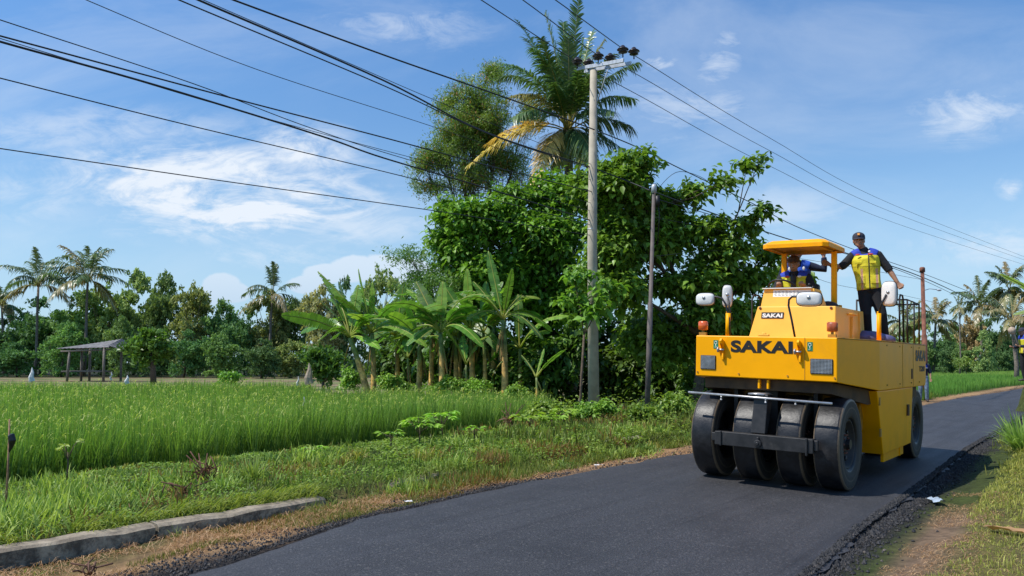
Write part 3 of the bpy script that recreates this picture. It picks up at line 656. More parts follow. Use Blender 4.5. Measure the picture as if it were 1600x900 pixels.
axn=ax.cross(Vector((0,0,1))).normalized()
rotm=Matrix((ax,axn*-1,ax.cross(axn*-1))).transposed()
a0=at(903,113,22.4)-pb; a1=at(985,93,21.3)-pb
for s_ in (-1,1):
    mb=MB(); c=(a0+a1)/2+axn*(.15*s_); mb.box(c,((a1-a0).length,.05,.10),rot=rotm); mb.build('crossarm',M['galv'],pr,smooth=False,bevel=.005)
for f0 in (.52,.70):
    mb=MB(); p=a0.lerp(a1,f0)+axn*(.16 if f0>.6 else -.16); cyl(mb,p,Vector((pt.x-pb.x+.08,0,H_-.95)),.014,n=6); mb.build('brace',M['galv'],pr)
def insul():
    mb=MB(); mb.tube([(0,0,0),(0,0,.12)],.014,8)
    mb.tube([(0,0,.10),(0,0,.12),(0,0,.15),(0,0,.17),(0,0,.19),(0,0,.22),(0,0,.25),(0,0,.28),(0,0,.30)],[.03,.10,.085,.05,.13,.11,.06,.05,.03],14); return mb
for f0,sd in [(.06,1),(.14,-1),(.47,1),(.56,-1),(.93,1),(1.0,-1)]:
    o=insul().build('insulator',M['porc'],pr); o.location=a0.lerp(a1,f0)+axn*(.15*sd)+Vector((0,0,.05)); o.scale=(1.25,1.25,1.1)
def simplepole(name,px0,py0,px1,py1,Y,r0,r1,mat,label,extra=None):
    t0=at(px0,py0,Y); b0=at(px1,py1,Y); b0.z=G(b0.x,b0.y)-.1; e=empty(name,b0,0,label,'utility pole')
    mb=MB(); d=t0-b0; mb.tube([(0,0,0),d*.5,d*.501,d],[r0,r0,(r0+r1)*.45,r1],12); mb.build('shaft',mat,e)
    mb=MB(); mb.tube([d*.97,d*1.0,d*1.008],[r1*1.5,r1*1.5,r1],10); mb.build('cap',M['galv'] if Y<25 else mat,e)
    return e,t0
e2,t2=simplepole('steel_pole',1022,291,1010,625,20.5,.068,.045,M['greypole'],'thin dark steel pole standing right of the concrete pole against the trees')
mb=MB(); p=at(1020,305,20.5)-e2.location; mb.box(p+Vector((.12,0,-.15)),(.10,.10,.28)); mb.tube([p,p+Vector((.1,0,-.05)),p+Vector((.16,0,-.5)),p+Vector((.1,0,-1.3))],.012,6); mb.build('cable_box',M['blackplain'],e2)
e3,t3=simplepole('rusty_pole',1441,419,1447,628,32.5,.105,.07,M['rust'],'rust red steel pole beside the man standing on the road shoulder')
mb=MB(); p=at(1441,455,32.5)-e3.location; mb.tube([p,p+Vector((.3,0,.1)),p+Vector((.62,0,.06))],.015,6); mb.ell(p+Vector((.68,0,.04)),(.1,.05,.04)); mb.build('lamp_arm',M['galv'],e3)
# ------------------------------------------------------------------ overhead lines
def wire(pts,r,label,name='overhead_wire'):
    P=[at(*p) for p in pts]
    # smooth through the given points
    out=[]; n=len(P)
    for i in range(n-1):
        p0=P[max(i-1,0)];p1=P[i];p2=P[i+1];p3=P[min(i+2,n-1)]
        for k in range(8):
            t=k/8; out.append(.5*((2*p1)+(p2-p0)*t+(2*p0-5*p1+4*p2-p3)*t*t+(3*p1-p0-3*p2+p3)*t**3))
    out.append(P[-1]); mb=MB(); mb.tube(out,r,6); o=mb.build(name,M['cable']); tag(o,label,'wire','overhead wires strung along the road'); return o
def cz(z,px,py): return (px,py,(z-CH)*F/(YH-py))
H1=[(690,-42,15.6),(750,-2,17.3),(905,100,22.3),(1000,152,29),(1200,262,43),(1400,352,66),(1660,436,105)]
wire([(680,-48,15.2),(752,0,17.2),(908,100,22.5),(1000,150,28),(1200,258,42),(1400,349,66),(1660,432,105)],0.0115,'lowest of the three thin wires crossing the crossarm insulators of the concrete pole')
wire([(740,-50,15.4),(817,0,17.3),(940,90,22.0),(1000,119,26),(1200,234,40),(1400,334,64),(1660,427,105)],0.0115,'middle one of the three thin wires crossing the crossarm insulators of the concrete pole')
wire([(790,-52,15),(868,0,17.0),(973,76,21.5),(1000,92,24),(1200,214,38),(1400,322,62),(1660,424,105)],0.0115,'uppermost of the three thin wires crossing the crossarm insulators of the concrete pole')
wire([cz(7.78,300,-26),cz(7.78,365,0),cz(7.78,600,86),cz(7.78,720,128),cz(7.78,856,176),(932,204,22),(1000,232,25),(1064,264,28),(1180,320,34),(1240,352,38),(1340,392,45),(1441,427,54),(1525,460,68)],0.0173,'thickest black cable, passing the concrete pole just under its top third')
wire([cz(6.9,250,-28),cz(6.9,310,0),cz(6.9,600,126),cz(6.9,760,207),(925,262,22),(1000,291,22),(1022,300,20.6),(1105,330,25),(1230,373,27),(1310,392,29),(1441,433,32.5),(1530,475,60)],0.0173,'thick black cable from the top edge bending onto the thin steel pole top')
wire([cz(6.8,220,-30),cz(6.8,280,0),cz(6.8,600,134),cz(6.8,770,212),(925,264,22.2)],0.0115,'medium black cable running just beneath the thick cable that leads to the steel pole')
wire([cz(7.0,255,-28),cz(7.0,318,0),cz(7.0,560,105),cz(7.0,700,165),(927,258,22)],0.0065,'thin wire clinging above the thick cable that leads to the steel pole')
wire([cz(6.5,60,-34),cz(6.5,135,0),cz(6.5,400,108),cz(6.5,680,199),(926,282,22)],0.0065,'very thin lone wire crossing the clear sky between the upper and lower cable bundles')
wire([cz(5.9,-40,16),cz(5.9,0,31),cz(5.9,300,130),cz(5.9,480,198),cz(5.9,640,250),(925,330,22)],0.0079,'thin wire starting uppermost at the left edge of the sky')
wire([cz(5.7,-40,45),cz(5.7,0,56),cz(5.7,350,150),cz(5.7,600,215),cz(5.7,760,258),(927,300,22)],0.0122,'medium black cable second from the top at the left edge of the sky')
wire([cz(5.7,-40,48),cz(5.7,0,60),cz(5.7,350,166),cz(5.7,635,244),(927,318,22)],0.0058,'hair thin wire squeezed between the two black cables at the left edge')
wire([cz(5.5,-40,51),cz(5.5,0,65),cz(5.5,250,135),cz(5.5,500,212),cz(5.5,600,247),cz(5.5,760,294),(925,345,22)],0.0158,'thickest cable of the lower left bundle, reaching the trees')
wire([cz(5.1,-40,112),cz(5.1,0,122),cz(5.1,300,197),cz(5.1,640,278),(925,352,22)],0.0086,'thin wire second lowest at the left edge of the sky')
wire([cz(4.6,-40,225),cz(4.6,0,232),cz(4.6,350,283),cz(4.6,690,331),(925,368,22)],0.0086,'lowest thin wire crossing the cirrus cloud on the left')
wire([(1022,310,20.6),(1160,350,24),(1240,376,26),(1340,402,28.5),(1441,437,32.5),(1530,480,60)],0.0101,'medium cable sagging from the steel pole just below the thick cable toward the rusty pole')
wire([(1025,400,21),(1150,392,24),(1300,412,28),(1441,437,32.5)],0.0065,'thin wire nearly level behind the two riders')
wire([(1024,340,21),(1160,372,24),(1290,440,27),(1441,468,32.5),(1600,510,60)],0.0058,'thin low wire passing behind the roller canopy post')
wire([(1022,302,20.6),(1062,268,20.4),(1110,292,24),(1060,340,24)],0.0072,'short loose black wire loop curling through the leaves')
# ------------------------------------------------------------------ trees
def crown_leaves(mb,blobs,ncl,nlf,L,W,ca,cb,sig,rs=rng,droop=.6,shell=.55,flat=.8,far=False,sprig=None):
    wts=np.array([r[0]*r[2] for c,r in blobs]); wts=wts/wts.sum(); ends=[]
    Ps=[];Ns=[];Cs=[];Ls=[]
    for (c,r),wt in zip(blobs,wts):
        k=max(2,int(ncl*wt)); d=rs.normal(0,1,(k,3)); d[:,2]=d[:,2]*.9+.15; d/=np.linalg.norm(d,axis=1)[:,None]
        # lumpy: clusters gather round a few sub-masses of each blob
        ns=5; sd=rs.normal(0,1,(ns,3)); sd/=np.linalg.norm(sd,axis=1)[:,None]; pick=rs.integers(0,ns,k)
        rad=shell+(1-shell)*rs.random(k)**.6; cc=np.array(c)+(sd[pick]*.52+d*.48*rad[:,None])*np.array(r)
        d=sd[pick]*.5+d*.5; d/=np.linalg.norm(d,axis=1)[:,None]; ends.append(cc)
        m=k*nlf; tw=d+rs.normal(0,.45,(k,3)); tw[:,2]=tw[:,2]*.6+.05; tw/=np.linalg.norm(tw,axis=1)[:,None]
        s_=rs.uniform(-1,1,m); P=np.repeat(cc,nlf,0)+np.repeat(tw,nlf,0)*(s_*sig*1.7)[:,None]+rs.normal(0,1,(m,3))*sig*.38; P[:,2]-=np.clip(s_,0,1)**2*sig*.7
        out=np.repeat(tw,nlf,0)
        N=out*.5+rs.normal(0,.75,(m,3)); N[:,2]=N[:,2]*.6-droop*.4
        tcl=np.repeat(rs.random(k)**1.2,nlf)[:,None]; tl=rs.random((m,1)); t=np.clip(tcl*.6+tl*.4,0,1)
        C=(np.array(ca)*(1-t)+np.array(cb)*t)*rs.uniform(.8,1.2,(m,1))
        Ps.append(P);Ns.append(N);Cs.append(C);Ls.append(L*rs.uniform(.55,1.2,m))
    P=np.concatenate(Ps);N=np.concatenate(Ns);C=np.concatenate(Cs);Ls=np.concatenate(Ls)
    if far:
        n=len(P); A=rs.normal(0,1,(n,3)); A/=np.linalg.norm(A,axis=1)[:,None]; Bv=np.cross(A,rs.normal(0,1,(n,3))); Bv/=np.linalg.norm(Bv,axis=1)[:,None]
        V=np.stack([P-A*Ls[:,None]*.5,P+Bv*Ls[:,None]*W/L*.5+A*Ls[:,None]*.05,P+A*Ls[:,None]*.55,P-Bv*Ls[:,None]*W/L*.5],1)
        mb.add(V.reshape(-1,3),(np.arange(n)*4)[:,None]+np.arange(4)[None],c=np.repeat(C,4,0))
    else: leaves(mb,P,N,Ls,Ls*W/L,C,rs,droop=droop)
    return np.concatenate(ends)
def limbs(mb,base,blobs,r0,rs=rng,ends=None,nend=0,zfork=None):
    base=Vector(base); top=np.mean([c for c,r in blobs],0)
    fork=Vector((base.x*.6+top[0]*.4,base.y*.6+top[1]*.4,zfork if zfork is not None else base.z+(top[2]-base.z)*.4))
    mb.tube([base-Vector((0,0,.2)),base.lerp(fork,.5)+Vector(rs.normal(0,.05,3)),fork],[r0*1.15,r0*.9,r0*.75],10)
    tips=[]
    for c,r in blobs:
        big=max(q[1][0] for q in blobs); c=Vector(c)
        if r[0]<big*.45:
            cand=[Vector(k[0]) for k in blobs if k[1][0]>=big*.45]; st=min(cand,key=lambda k:(k-c).length); mid=st.lerp(c,.5)+Vector((rs.normal(0,.1),rs.normal(0,.1),-.1)); mb.tube([st,mid,c],[r0*.16,r0*.12,r0*.05],6)
        else:
            mid=fork.lerp(c,.5)+Vector((rs.normal(0,.15),rs.normal(0,.15),.12)); mb.tube([fork,mid,c],[r0*.5,r0*.3,r0*.12],7)
        tips.append((mid,c))
    if ends is not None:
        for i in rs.choice(len(ends),min(nend,len(ends)),replace=False):
            e=Vector(ends[i]); m_,c=min(tips,key=lambda t:(t[1]-e).length); s=m_.lerp(c,rs.random()); mb.tube([s,s.lerp(e,.5)+Vector(rs.normal(0,.06,3)),e],[r0*.12,r0*.08,r0*.03],5)
def tree(name,base,blobs,label,cat,ncl,nlf,L,W,ca,cb,sig,r0=.12,group=None,droop=.6,nend=120,mat='leaf',far=False,shell=.55,zfork=None,flat=.8,extra=None):
    base=Vector(base); e=empty(name,base,0,label,cat,group)
    bl=[((c[0]-base.x,c[1]-base.y,c[2]-base.z),r) for c,r in blobs]
    mb=MB(); ends=crown_leaves(mb,bl,ncl,nlf,L,W,ca,cb,sig,droop=droop,far=far,shell=shell,flat=flat)
    if extra: extra(mb,bl,ends)
    mb.build('crown',M[mat],e)
    tb=MB(); limbs(tb,(0,0,0),bl,r0,ends=ends,nend=nend,zfork=zfork); tb.build('trunk',M['bark'],e); return e
def pb_(px,py,Y,rx,ry,rd=None):
    c=at(px,py,Y); s=Y/F; rx*=s; ry*=s; return ((c.x,c.y,c.z),(rx,rd or (rx+ry)/2,ry))
DK=(.022,.055,.010); GR=(.10,.21,.038)
tree('broadleaf_tree',gp(1085,640,24),[pb_(985,272,23.5,48,44),pb_(930,300,24,55,50),pb_(1035,322,24,45,42),pb_(1000,370,23.5,80,60),pb_(1085,302,24,20,14),pb_(1122,284,23.5,10,8),pb_(1167,259,23,13,6),pb_(1185,255,22.8,7,6),pb_(1135,282,23,10,7),
  pb_(1103,358,24,34,22),pb_(1165,350,23.5,20,11),pb_(1190,330,23.3,14,9),pb_(1125,392,24,50,22),pb_(1190,395,24.5,24,14),pb_(1080,440,24,60,28),pb_(1165,440,24.5,50,20),pb_(1215,465,25,30,16),pb_(1110,490,24,60,22),pb_(1240,432,26,30,25),pb_(960,440,23.5,70,45),pb_(1040,520,25,70,45),pb_(1140,510,25,70,40)],
  'big dense broadleaf tree behind the thin steel pole, twigs reaching right towards the roller','tree',2500,17,.23,.15,DK,GR,.24,.16,nend=300,zfork=2.2)
tree('broadleaf_tree',gp(898,640,31),[pb_(750,345,30.5,62,34),pb_(720,385,31,45,38),pb_(805,335,30.5,55,36),pb_(850,390,30.5,80,60),pb_(780,410,30.5,70,45),pb_(870,310,31,50,40),pb_(700,330,31,30.5,22),pb_(740,455,31.5,60,30),pb_(900,470,30.5,60,50),pb_(830,470,31.5,70,40),pb_(690,375,31,18,14),pb_(870,540,32,60,40),pb_(800,300,31,32,16),pb_(845,305,31,40,20),pb_(885,305,31,40,24)],
  'dense broadleaf tree left of the concrete pole, in front of the coconut palm trunk','tree',2300,18,.24,.15,(.028,.065,.012),(.085,.17,.03),.28,.17,nend=260,zfork=2.5)
# leaf sprig with heart leaves touching the concrete pole
tree('leafy_sapling',gp(905,640,20.5),[pb_(895,432,21.2,40,16),pb_(945,440,21.4,22,12),pb_(893,470,21.4,30,18),pb_(926,472,20.6,16,34),pb_(960,455,21.8,25,14)],'slim sapling whose twigs cross in front of the concrete pole at half height','tree',46,13,.24,.15,(.04,.10,.015),(.09,.20,.04),.15,.035,nend=40,zfork=2.2)
# feathery acacia with brown pods
def pods(mb,bl,ends):
    k=rng.choice(len(ends),int(len(ends)*.30),replace=False); n=len(k)*10; P=np.repeat(ends[k],10,0)+rng.normal(0,.22,(n,3)); D=np.stack([rng.normal(0,.3,n),rng.normal(0,.3,n),-np.ones(n)],1)
    c=mixc((.16,.07,.03),(.30,.15,.07),rng.random((n,1))); strips(mb,P,D,rng.uniform(.12,.22,n),.035,rng.normal(0,1,(n,3)),0,c,c,2)
tree('feathery_tree',gp(760,640,38),[pb_(745,150,38,42,50),pb_(765,110,38,25,22),pb_(725,205,38,55,50),pb_(780,200,38.5,55,65),pb_(700,160,38,22,26),pb_(690,245,38,35,26),pb_(665,262,38,28,24),pb_(680,290,38,30,16),pb_(740,270,38.5,50,35),pb_(800,265,39,40,45),pb_(820,180,39,25,30),pb_(650,285,38,10,8)],
  'tall airy feathery tree with brown seed pods, left of the coconut palm','tree',950,80,.15,.04,(.04,.08,.022),(.10,.15,.045),.34,.16,nend=250,far=True,shell=.35,extra=pods,zfork=4.5)
tree('feathery_tree',gp(690,620,31),[pb_(640,400,30,45,12),pb_(670,440,30,55,22),pb_(720,425,31,50,30),pb_(650,430,30,30,10),pb_(700,480,31,45,25),pb_(690,370,31,30,16)],
  'low spreading tree with drooping ferny sprays reaching left of the banana clump','tree',150,80,.15,.04,(.035,.085,.025),(.08,.16,.05),.33,.09,nend=90,far=True,shell=.3,flat=.35,zfork=3.)
# understory bushes; the shade inside the trees is painted into dark leaves
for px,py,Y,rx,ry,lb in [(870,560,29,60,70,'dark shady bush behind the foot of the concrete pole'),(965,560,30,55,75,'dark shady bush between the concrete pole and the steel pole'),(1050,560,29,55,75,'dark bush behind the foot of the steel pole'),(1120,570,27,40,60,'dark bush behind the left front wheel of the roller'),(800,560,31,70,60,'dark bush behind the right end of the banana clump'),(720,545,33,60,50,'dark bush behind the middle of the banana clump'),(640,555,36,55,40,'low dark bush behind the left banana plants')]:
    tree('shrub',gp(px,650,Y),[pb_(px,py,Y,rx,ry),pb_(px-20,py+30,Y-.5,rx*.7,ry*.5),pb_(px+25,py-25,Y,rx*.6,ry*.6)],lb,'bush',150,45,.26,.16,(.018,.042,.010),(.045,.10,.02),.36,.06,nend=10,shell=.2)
for px,py,Y,rx,ry,lb in [(1050,625,19.5,24,14,'dense low weed bush at the foot of the steel pole'),(1005,650,18.5,20,12,'rounded weed clump beside the small concrete slab'),(930,640,19.5,30,10,'leafy weeds around the foot of the concrete pole'),(860,640,19,30,8,'leafy weeds at the corner of the rice field'),(620,600,27.2,34,14,'weeds at the foot of the left banana stems'),(690,602,26.8,34,16,'weeds at the foot of the middle banana stems'),(750,604,26.8,30,16,'weeds at the foot of the right banana stems'),(815,612,25,30,18,'weeds between the tall banana stem and the young banana plant'),(540,590,28.5,30,16,'weeds at the foot of the leaning orange banana stem')]:
    tree('weed_clump',gp(px,py+20,Y),[pb_(px,py,Y,rx,ry)],lb,'weeds',50,40,.10,.06,(.04,.10,.02),(.12,.22,.05),.14,.012,nend=10,shell=.2)
# ------------------------------------------------------------------ coconut palms
def frond_into(mb,rb,base,tip,sag,nl,ll,ca,cb,wd=.045,rs=rng,hang=.6,side0=None,bare=.22,rr=.035):
    base=Vector(base);tip=Vector(tip); L=(tip-base).length; d=(tip-base)/L
    pts=[base.lerp(tip,t)+Vector((0,0,sag*L*4*t*(1-t)*(1-.25*t))) for t in np.linspace(0,1,12)]
    rb.tube(pts,[rr*(1-.85*t) for t in np.linspace(0,1,12)],6,col=np.array([(.22,.22,.07)]*12))
    ts=np.linspace(bare,.995,nl); P=np.array([ (lambda k,f:pts[k].lerp(pts[min(k+1,11)],f))(int(t*11),t*11-int(t*11)) for t in ts]); 
    T=np.array([(pts[min(int(t*11)+1,11)]-pts[min(int(t*11),10)]).normalized() for t in ts])
    side=np.cross(T,[0,0,1]); nn=np.linalg.norm(side,axis=1)[:,None]; side=np.where(nn>.15,side/(nn+1e-9),np.array(side0 or [.8,.6,0])); upv=np.cross(side,T)
    tw=rs.normal(0,.25)
    for s in (-1,1):
        n=len(ts); dirs=side*s*(.8+tw*s*.3)+T*.75+upv*rs.uniform(.0,.35,(n,1)); l=ll*np.sin(np.clip(.28+ts*.95,0,1.0)*math.pi*.80+.25)**.7*rs.uniform(.8,1.1,n); l*=np.where(ts>.9,.75,1)
        c=mixc(ca,cb,rs.random((n,1))); strips(mb,P,dirs+rs.normal(0,.10,(n,3)),l,wd*rs.uniform(.8,1.2,n),np.cross(dirs,upv+.01)*-1+rs.normal(0,.2,(n,3)),hang*rs.uniform(.6,1.3,n),c,c*.9,4,.5,.7)
PC=(.035,.085,.028); PCb=(.085,.15,.045); YL=(.30,.27,.07)
def palm_at(name,base,ctr,fronds,label,tr=.14,ll=.75,nl=44,wd=.05,mat='palm',group=None,deadskirt=True,cat='palm tree'):
    base=Vector(base); e=empty(name,base,0,label,cat,group); c=ctr-base
    tb=MB(); tb.tube([(0,0,-.2),c*.3+Vector((.1,0,0)),c*.7,c],[tr*1.3,tr,tr*.9,tr*.8],12); tb.build('trunk',M['palmbark'],e)
    for tip,sag,ca,cb,hang in fronds:
        mb=MB(); rb=MB(); t=Vector(tip)-base
        frond_into(mb,mb,c+Vector(rng.normal(0,.08,3)),t,sag,nl,ll,ca,cb,wd,hang=hang); mb.build('frond',M[mat],e)
    if deadskirt:
        sk=MB(); n=46; a=rng.random(n)*6.28; D=np.stack([np.cos(a)*.5,np.sin(a)*.5,-np.ones(n)*.9],1); P=np.tile(np.array(c),(n,1))+rng.normal(0,.12,(n,3))
        cc=mixc((.06,.04,.03),(.20,.13,.07),rng.random((n,1))); strips(sk,P,D,rng.uniform(.4,1.2,n),.07,rng.normal(0,1,(n,3)),.4,cc,cc,3)
        n=10; 
        for i in range(n): sk.ell(np.array(c)+np.array([math.cos(i*1.3)*.25,math.sin(i*1.3)*.25,-.12-.08*(i%3)]),(.11,.11,.13),8,6,col=(.10,.10,.03))
        sk.build('dead_skirt',M['dry'],e)
    return e
Yp=34; ctr=at(888,205,Yp); ctr.y=Yp
FR=[((808,33),.14,0,.30,1),((852,20),.10,0,.35,0),((905,-5),.02,0,.15,-1),((925,50),.05,0,.5,1),((945,62),.12,1,.5,0),((832,75),.2,0,.8,-2),((998,98),.16,0,.95,0),((990,155),.22,0,.95,1),((988,200),.22,0,.95,0),((975,235),.12,0,.9,-1),((780,120),.25,0,.7,1),((800,150),.25,1,.8,-1),((733,258),.18,2,.55,-1),((762,225),.20,2,.55,0),((834,298),.20,2,.5,-2),((850,250),.22,1,.8,-1),((930,250),.2,0,.95,-2),((870,90),.05,0,.5,2),((888,60),.02,0,.4,-1),((955,120),.15,0,.8,2),((845,120),.15,0,.7,2),((905,110),.05,0,.6,-2.2),((865,130),.1,0,.7,-2.2),((912,60),.02,0,.3,0),((820,60),.15,0,.5,1.5),((880,35),.05,0,.3,1),((960,85),.15,0,.6,-1.5),((960,175),.2,0,.95,-2),((800,185),.22,0,.9,-2),((935,100),.12,0,.7,-2.5),((845,60),.08,0,.5,-2),((790,100),.2,0,.8,-2.2),((910,255),.2,1,.9,-1.5),((870,262),.2,1,.9,-1)]
pal={0:(PC,PCb),1:((.10,.14,.04),(.22,.24,.07)),2:((.30,.25,.06),(.48,.40,.13))}
palm_at('coconut_palm',gp(893,640,Yp),ctr,[(at(x,y,Yp+d*1.1),s,*pal[k],h) for (x,y),s,k,h,d in FR],'tall coconut palm right behind the top of the concrete pole, with two yellowed hanging fronds',.22,1.03,66,.062)
def genpalm(name,px,py,Y,R_,label,ybase=.0,n=20,seed=1,pale=.0,wd=.14,tr=.16):
    R_*=1.38
    rs=np.random.default_rng(seed); c=at(px,py,Y); base=Vector((c.x+rs.normal(0,.4),c.y,G(c.x,c.y))); s=Y/F; fr=[]
    for i in range(n):
        a=i*2.399+rs.random()*.4; el=rs.uniform(-.85,1.0) if i>3 else rs.uniform(.8,1.4); r=R_*s*rs.uniform(.8,1.05)
        d=Vector((math.cos(a)*math.cos(el),math.sin(a)*math.cos(el),math.sin(el)))*r
        k=rs.random()<pale or el<-.45; ca,cb=(((.10,.12,.05),(.22,.20,.09)) if k else ((.04,.08,.035),(.09,.14,.055)))
        fr.append((c+d,.22,ca,cb,.95))
    return palm_at(name,base,c,fr,label,tr,R_*s*.27,26,wd,'palm',None,False)
genpalm('coconut_palm',60,447,100,48,'coconut palm with a full crown, second from the left edge of the horizon',seed=1)
genpalm('coconut_palm',137,440,96,50,'largest and densest coconut palm crown of the left horizon',seed=2,n=26,pale=.3)
genpalm('coconut_palm',3,478,110,32,'coconut palm half cut by the left edge of the photo',seed=3)
genpalm('coconut_palm',425,462,98,42,'coconut palm with few bent fronds above the middle of the far trees',seed=4,n=11)
genpalm('coconut_palm',1532,478,100,36,'coconut palm above the far right trees, left of the tallest one',seed=5,pale=.05)
genpalm('coconut_palm',1577,455,95,36,'tallest coconut palm of the far right horizon',seed=6,pale=.05,n=20)
genpalm('coconut_palm',1583,506,62,42,'short pale yellow green coconut palm low at the right edge',seed=7,pale=.6,n=18,wd=.08)
genpalm('coconut_palm',1462,505,100,34,'coconut palm behind the rusty pole',seed=8,pale=.4)
genpalm('coconut_palm',1412,508,105,30,'coconut palm seen through the rear rails of the roller',seed=9,pale=.3)
genpalm('thin_palm',1500,482,90,15,'thin trunked little palm between the rusty pole and the far right palms',seed=10,n=9,wd=.06,tr=.07)
# ------------------------------------------------------------------ far trees
def fartree_mesh(seed,H,Wd,ca,cb,n=9500,L=.50,dense=True):
    rs=np.random.default_rng(seed); blobs=[]
    for i in range(11):
        a=rs.random()*6.28; z=rs.uniform(.25,.86)*H; r=Wd*.5*(1-abs(z/H-.5)*.9)*rs.uniform(.2,.85)
        q_=Wd*rs.uniform(.17,.28); blobs.append(((r*math.cos(a),r*math.sin(a),z),(q_,q_,q_*.85)))
    blobs.append(((0,0,H*.9),(Wd*.18,Wd*.18,H*.1))); blobs.append(((0,0,H*.45),(Wd*.42,Wd*.42,H*.35))); blobs.append(((0,0,H*.15),(Wd*.45,Wd*.4,H*.16)))
    mb=MB(); e=crown_leaves(mb,blobs,n//26,26,L,L*.55,ca,cb,.42,rs,far=True,shell=.5); tb=MB(); limbs(tb,(0,0,0),blobs,.2,rs,ends=e,nend=25,zfork=H*.3); return mb,tb
VAR=[]
for i,(H,Wd,ca,cb) in enumerate([(10,9,(.03,.065,.018),(.09,.16,.04)),(10,8,(.045,.08,.02),(.13,.17,.05)),(9,9,(.02,.05,.016),(.06,.12,.035)),(11,7,(.05,.085,.025),(.14,.19,.06)),(8,7,(.06,.075,.03),(.19,.18,.07))]):
    mb,tb=fartree_mesh(100+i,H,Wd,ca,cb); VAR.append((H,Wd,mb,tb,[None,None]))
def fartree(px,py,Y,hw,var,label,name='tree',group='trees along the far side of the fields'):
    H,Wd,mb,tb,cache=VAR[var]; c=at(px,py-(9 if px<700 else 6),Y); gz=-.1; h=c.z-gz; h*=1.08 if Y>95 and py<500 else 1.0; e=empty(name,(c.x,c.y,gz),rng.random()*6.28,label,'tree',group)
    if cache[0] is None:
        a=mb.build('crown',M['far'],e); t_=tb.build('trunk',M['bark'],e); cache[0]=a; cache[1]=t_
    else:
        for k in cache: o=k.copy(); COL.objects.link(o); o.parent=e
    s=2*hw*Y/F/Wd; e.scale=(s,s,h/H); return e
LT=[(15,500,112,50,2,'dark tree at the left edge of the far treeline'),(70,476,108,58,2,'dark tree below the leftmost full palm crown'),(122,470,105,52,0,'green tree under the largest left palm'),(165,462,104,42,1,'olive tree right of the largest left palm'),(215,440,108,42,3,'tall olive green tree behind the field shelter'),(262,442,106,40,0,'tall bright tree just right of the papaya tree'),(305,462,104,40,1,'yellowish green tree left of the white cumulus cloud'),(345,482,104,38,0,'tree right below the small white cumulus cloud'),(385,492,100,36,2,'darker low tree left of the middle palm'),(425,474,100,36,1,'tree whose top hides the trunk of the middle palm'),(462,480,102,34,0,'tree just right of the middle palm'),(500,455,90,36,4,'sparse yellow brown tree behind the tallest banana leaf'),(545,432,92,34,2,'dark green tree behind the banana leaves'),(592,426,95,38,1,'rounded olive tree at the right of the banana tips'),(640,448,92,40,0,'tree behind the drooping ferny sprays'),(690,470,90,42,2,'dark tree behind the middle of the banana clump'),
(190,500,90,30,0,'small tree directly behind the shelter roof'),(100,510,92,36,0,'bushy tree left behind the shelter'),(30,540,92,40,2,'low dark tree at the far left field corner'),(290,520,88,36,2,'dark low tree right of the papaya tree'),(350,530,86,34,0,'bushy low tree at the middle of the far treeline'),(410,535,84,34,2,'shady low tree left of the banana clump'),(455,540,86,30,1,'low olive tree nearest the banana clump'),(750,500,80,50,2,'dark tree deep behind the banana clump'),(240,535,90,32,2,'shady low tree behind the papaya trunk')]
for px,py,Y,hw,v_,lb in LT: fartree(px,py,Y,hw,v_,lb)
RT=[(1395,520,120,30,0,'far tree just above the rear deck of the roller'),(1425,500,118,26,1,'far olive tree left of the rusty pole'),(1462,520,112,26,2,'dark far tree right of the rusty pole'),(1490,508,112,24,0,'far tree behind the thin palm trunk'),(1515,500,108,24,4,'pale far tree right of the thin palm'),(1545,500,106,24,2,'dark far tree between the two tall right palms'),(1535,520,92,18,3,'bright green rounded tree in the middle of the right treeline'),(1575,512,104,26,2,'dark far tree under the tallest right palm'),(1605,500,100,26,0,'far tree cut by the right edge'),(1480,535,98,20,2,'low dark far tree beside the green field edge'),(1505,540,96,18,0,'low far tree left of the bright green rounded tree'),(1640,500,100,30,1,'far tree just outside the right edge'),(1450,535,100,18,0,'low far tree right beside the rusty pole'),(1565,540,94,18,2,'low dark tree beside the short yellow palm')]
for px,py,Y,hw,v_,lb in RT: fartree(px,py,Y,hw,v_,lb)
# papaya tree near the shelter, low papaya bush by the bananas
def umbrella_leaves(mb,bl,ends): pass
tree('papaya_tree',gp(240,600,62),[pb_(232,530,62,34,13),pb_(215,540,62,22,10),pb_(250,545,62,22,12),pb_(232,555,62,26,10)],'round topped papaya tree standing right of the field shelter','papaya tree',90,60,.42,.2,(.025,.06,.015),(.062,.13,.028),.38,.22,nend=30,far=True,shell=.3,zfork=2.2)
tree('papaya_tree',gp(505,605,40),[pb_(500,555,40,30,10),pb_(485,562,40,18,9),pb_(525,562,40,18,9),pb_(510,585,40,30,16)],'low flat papaya bush left of the first banana stem','papaya tree',70,50,.28,.13,(.02,.055,.014),(.055,.12,.028),.26,.1,nend=20,far=True,shell=.3)
tree('shrub',gp(357,605,40),[pb_(357,590,40,14,10)],'small bright green bush at the far edge of the rice field','bush',18,50,.2,.1,(.035,.09,.015),(.075,.16,.035),.2,.04,nend=5,far=True,shell=.2)
for px,Y,lb in [(1510,80,'bushy weeds standing in the green paddy at the foot of the thin palm')]:
    tree('shrub',gp(px,590,Y),[pb_(px,566,Y,16,8)],lb,'bush',18,50,.3,.1,(.05,.11,.03),(.12,.2,.06),.4,.04,nend=5,far=True,shell=.2)
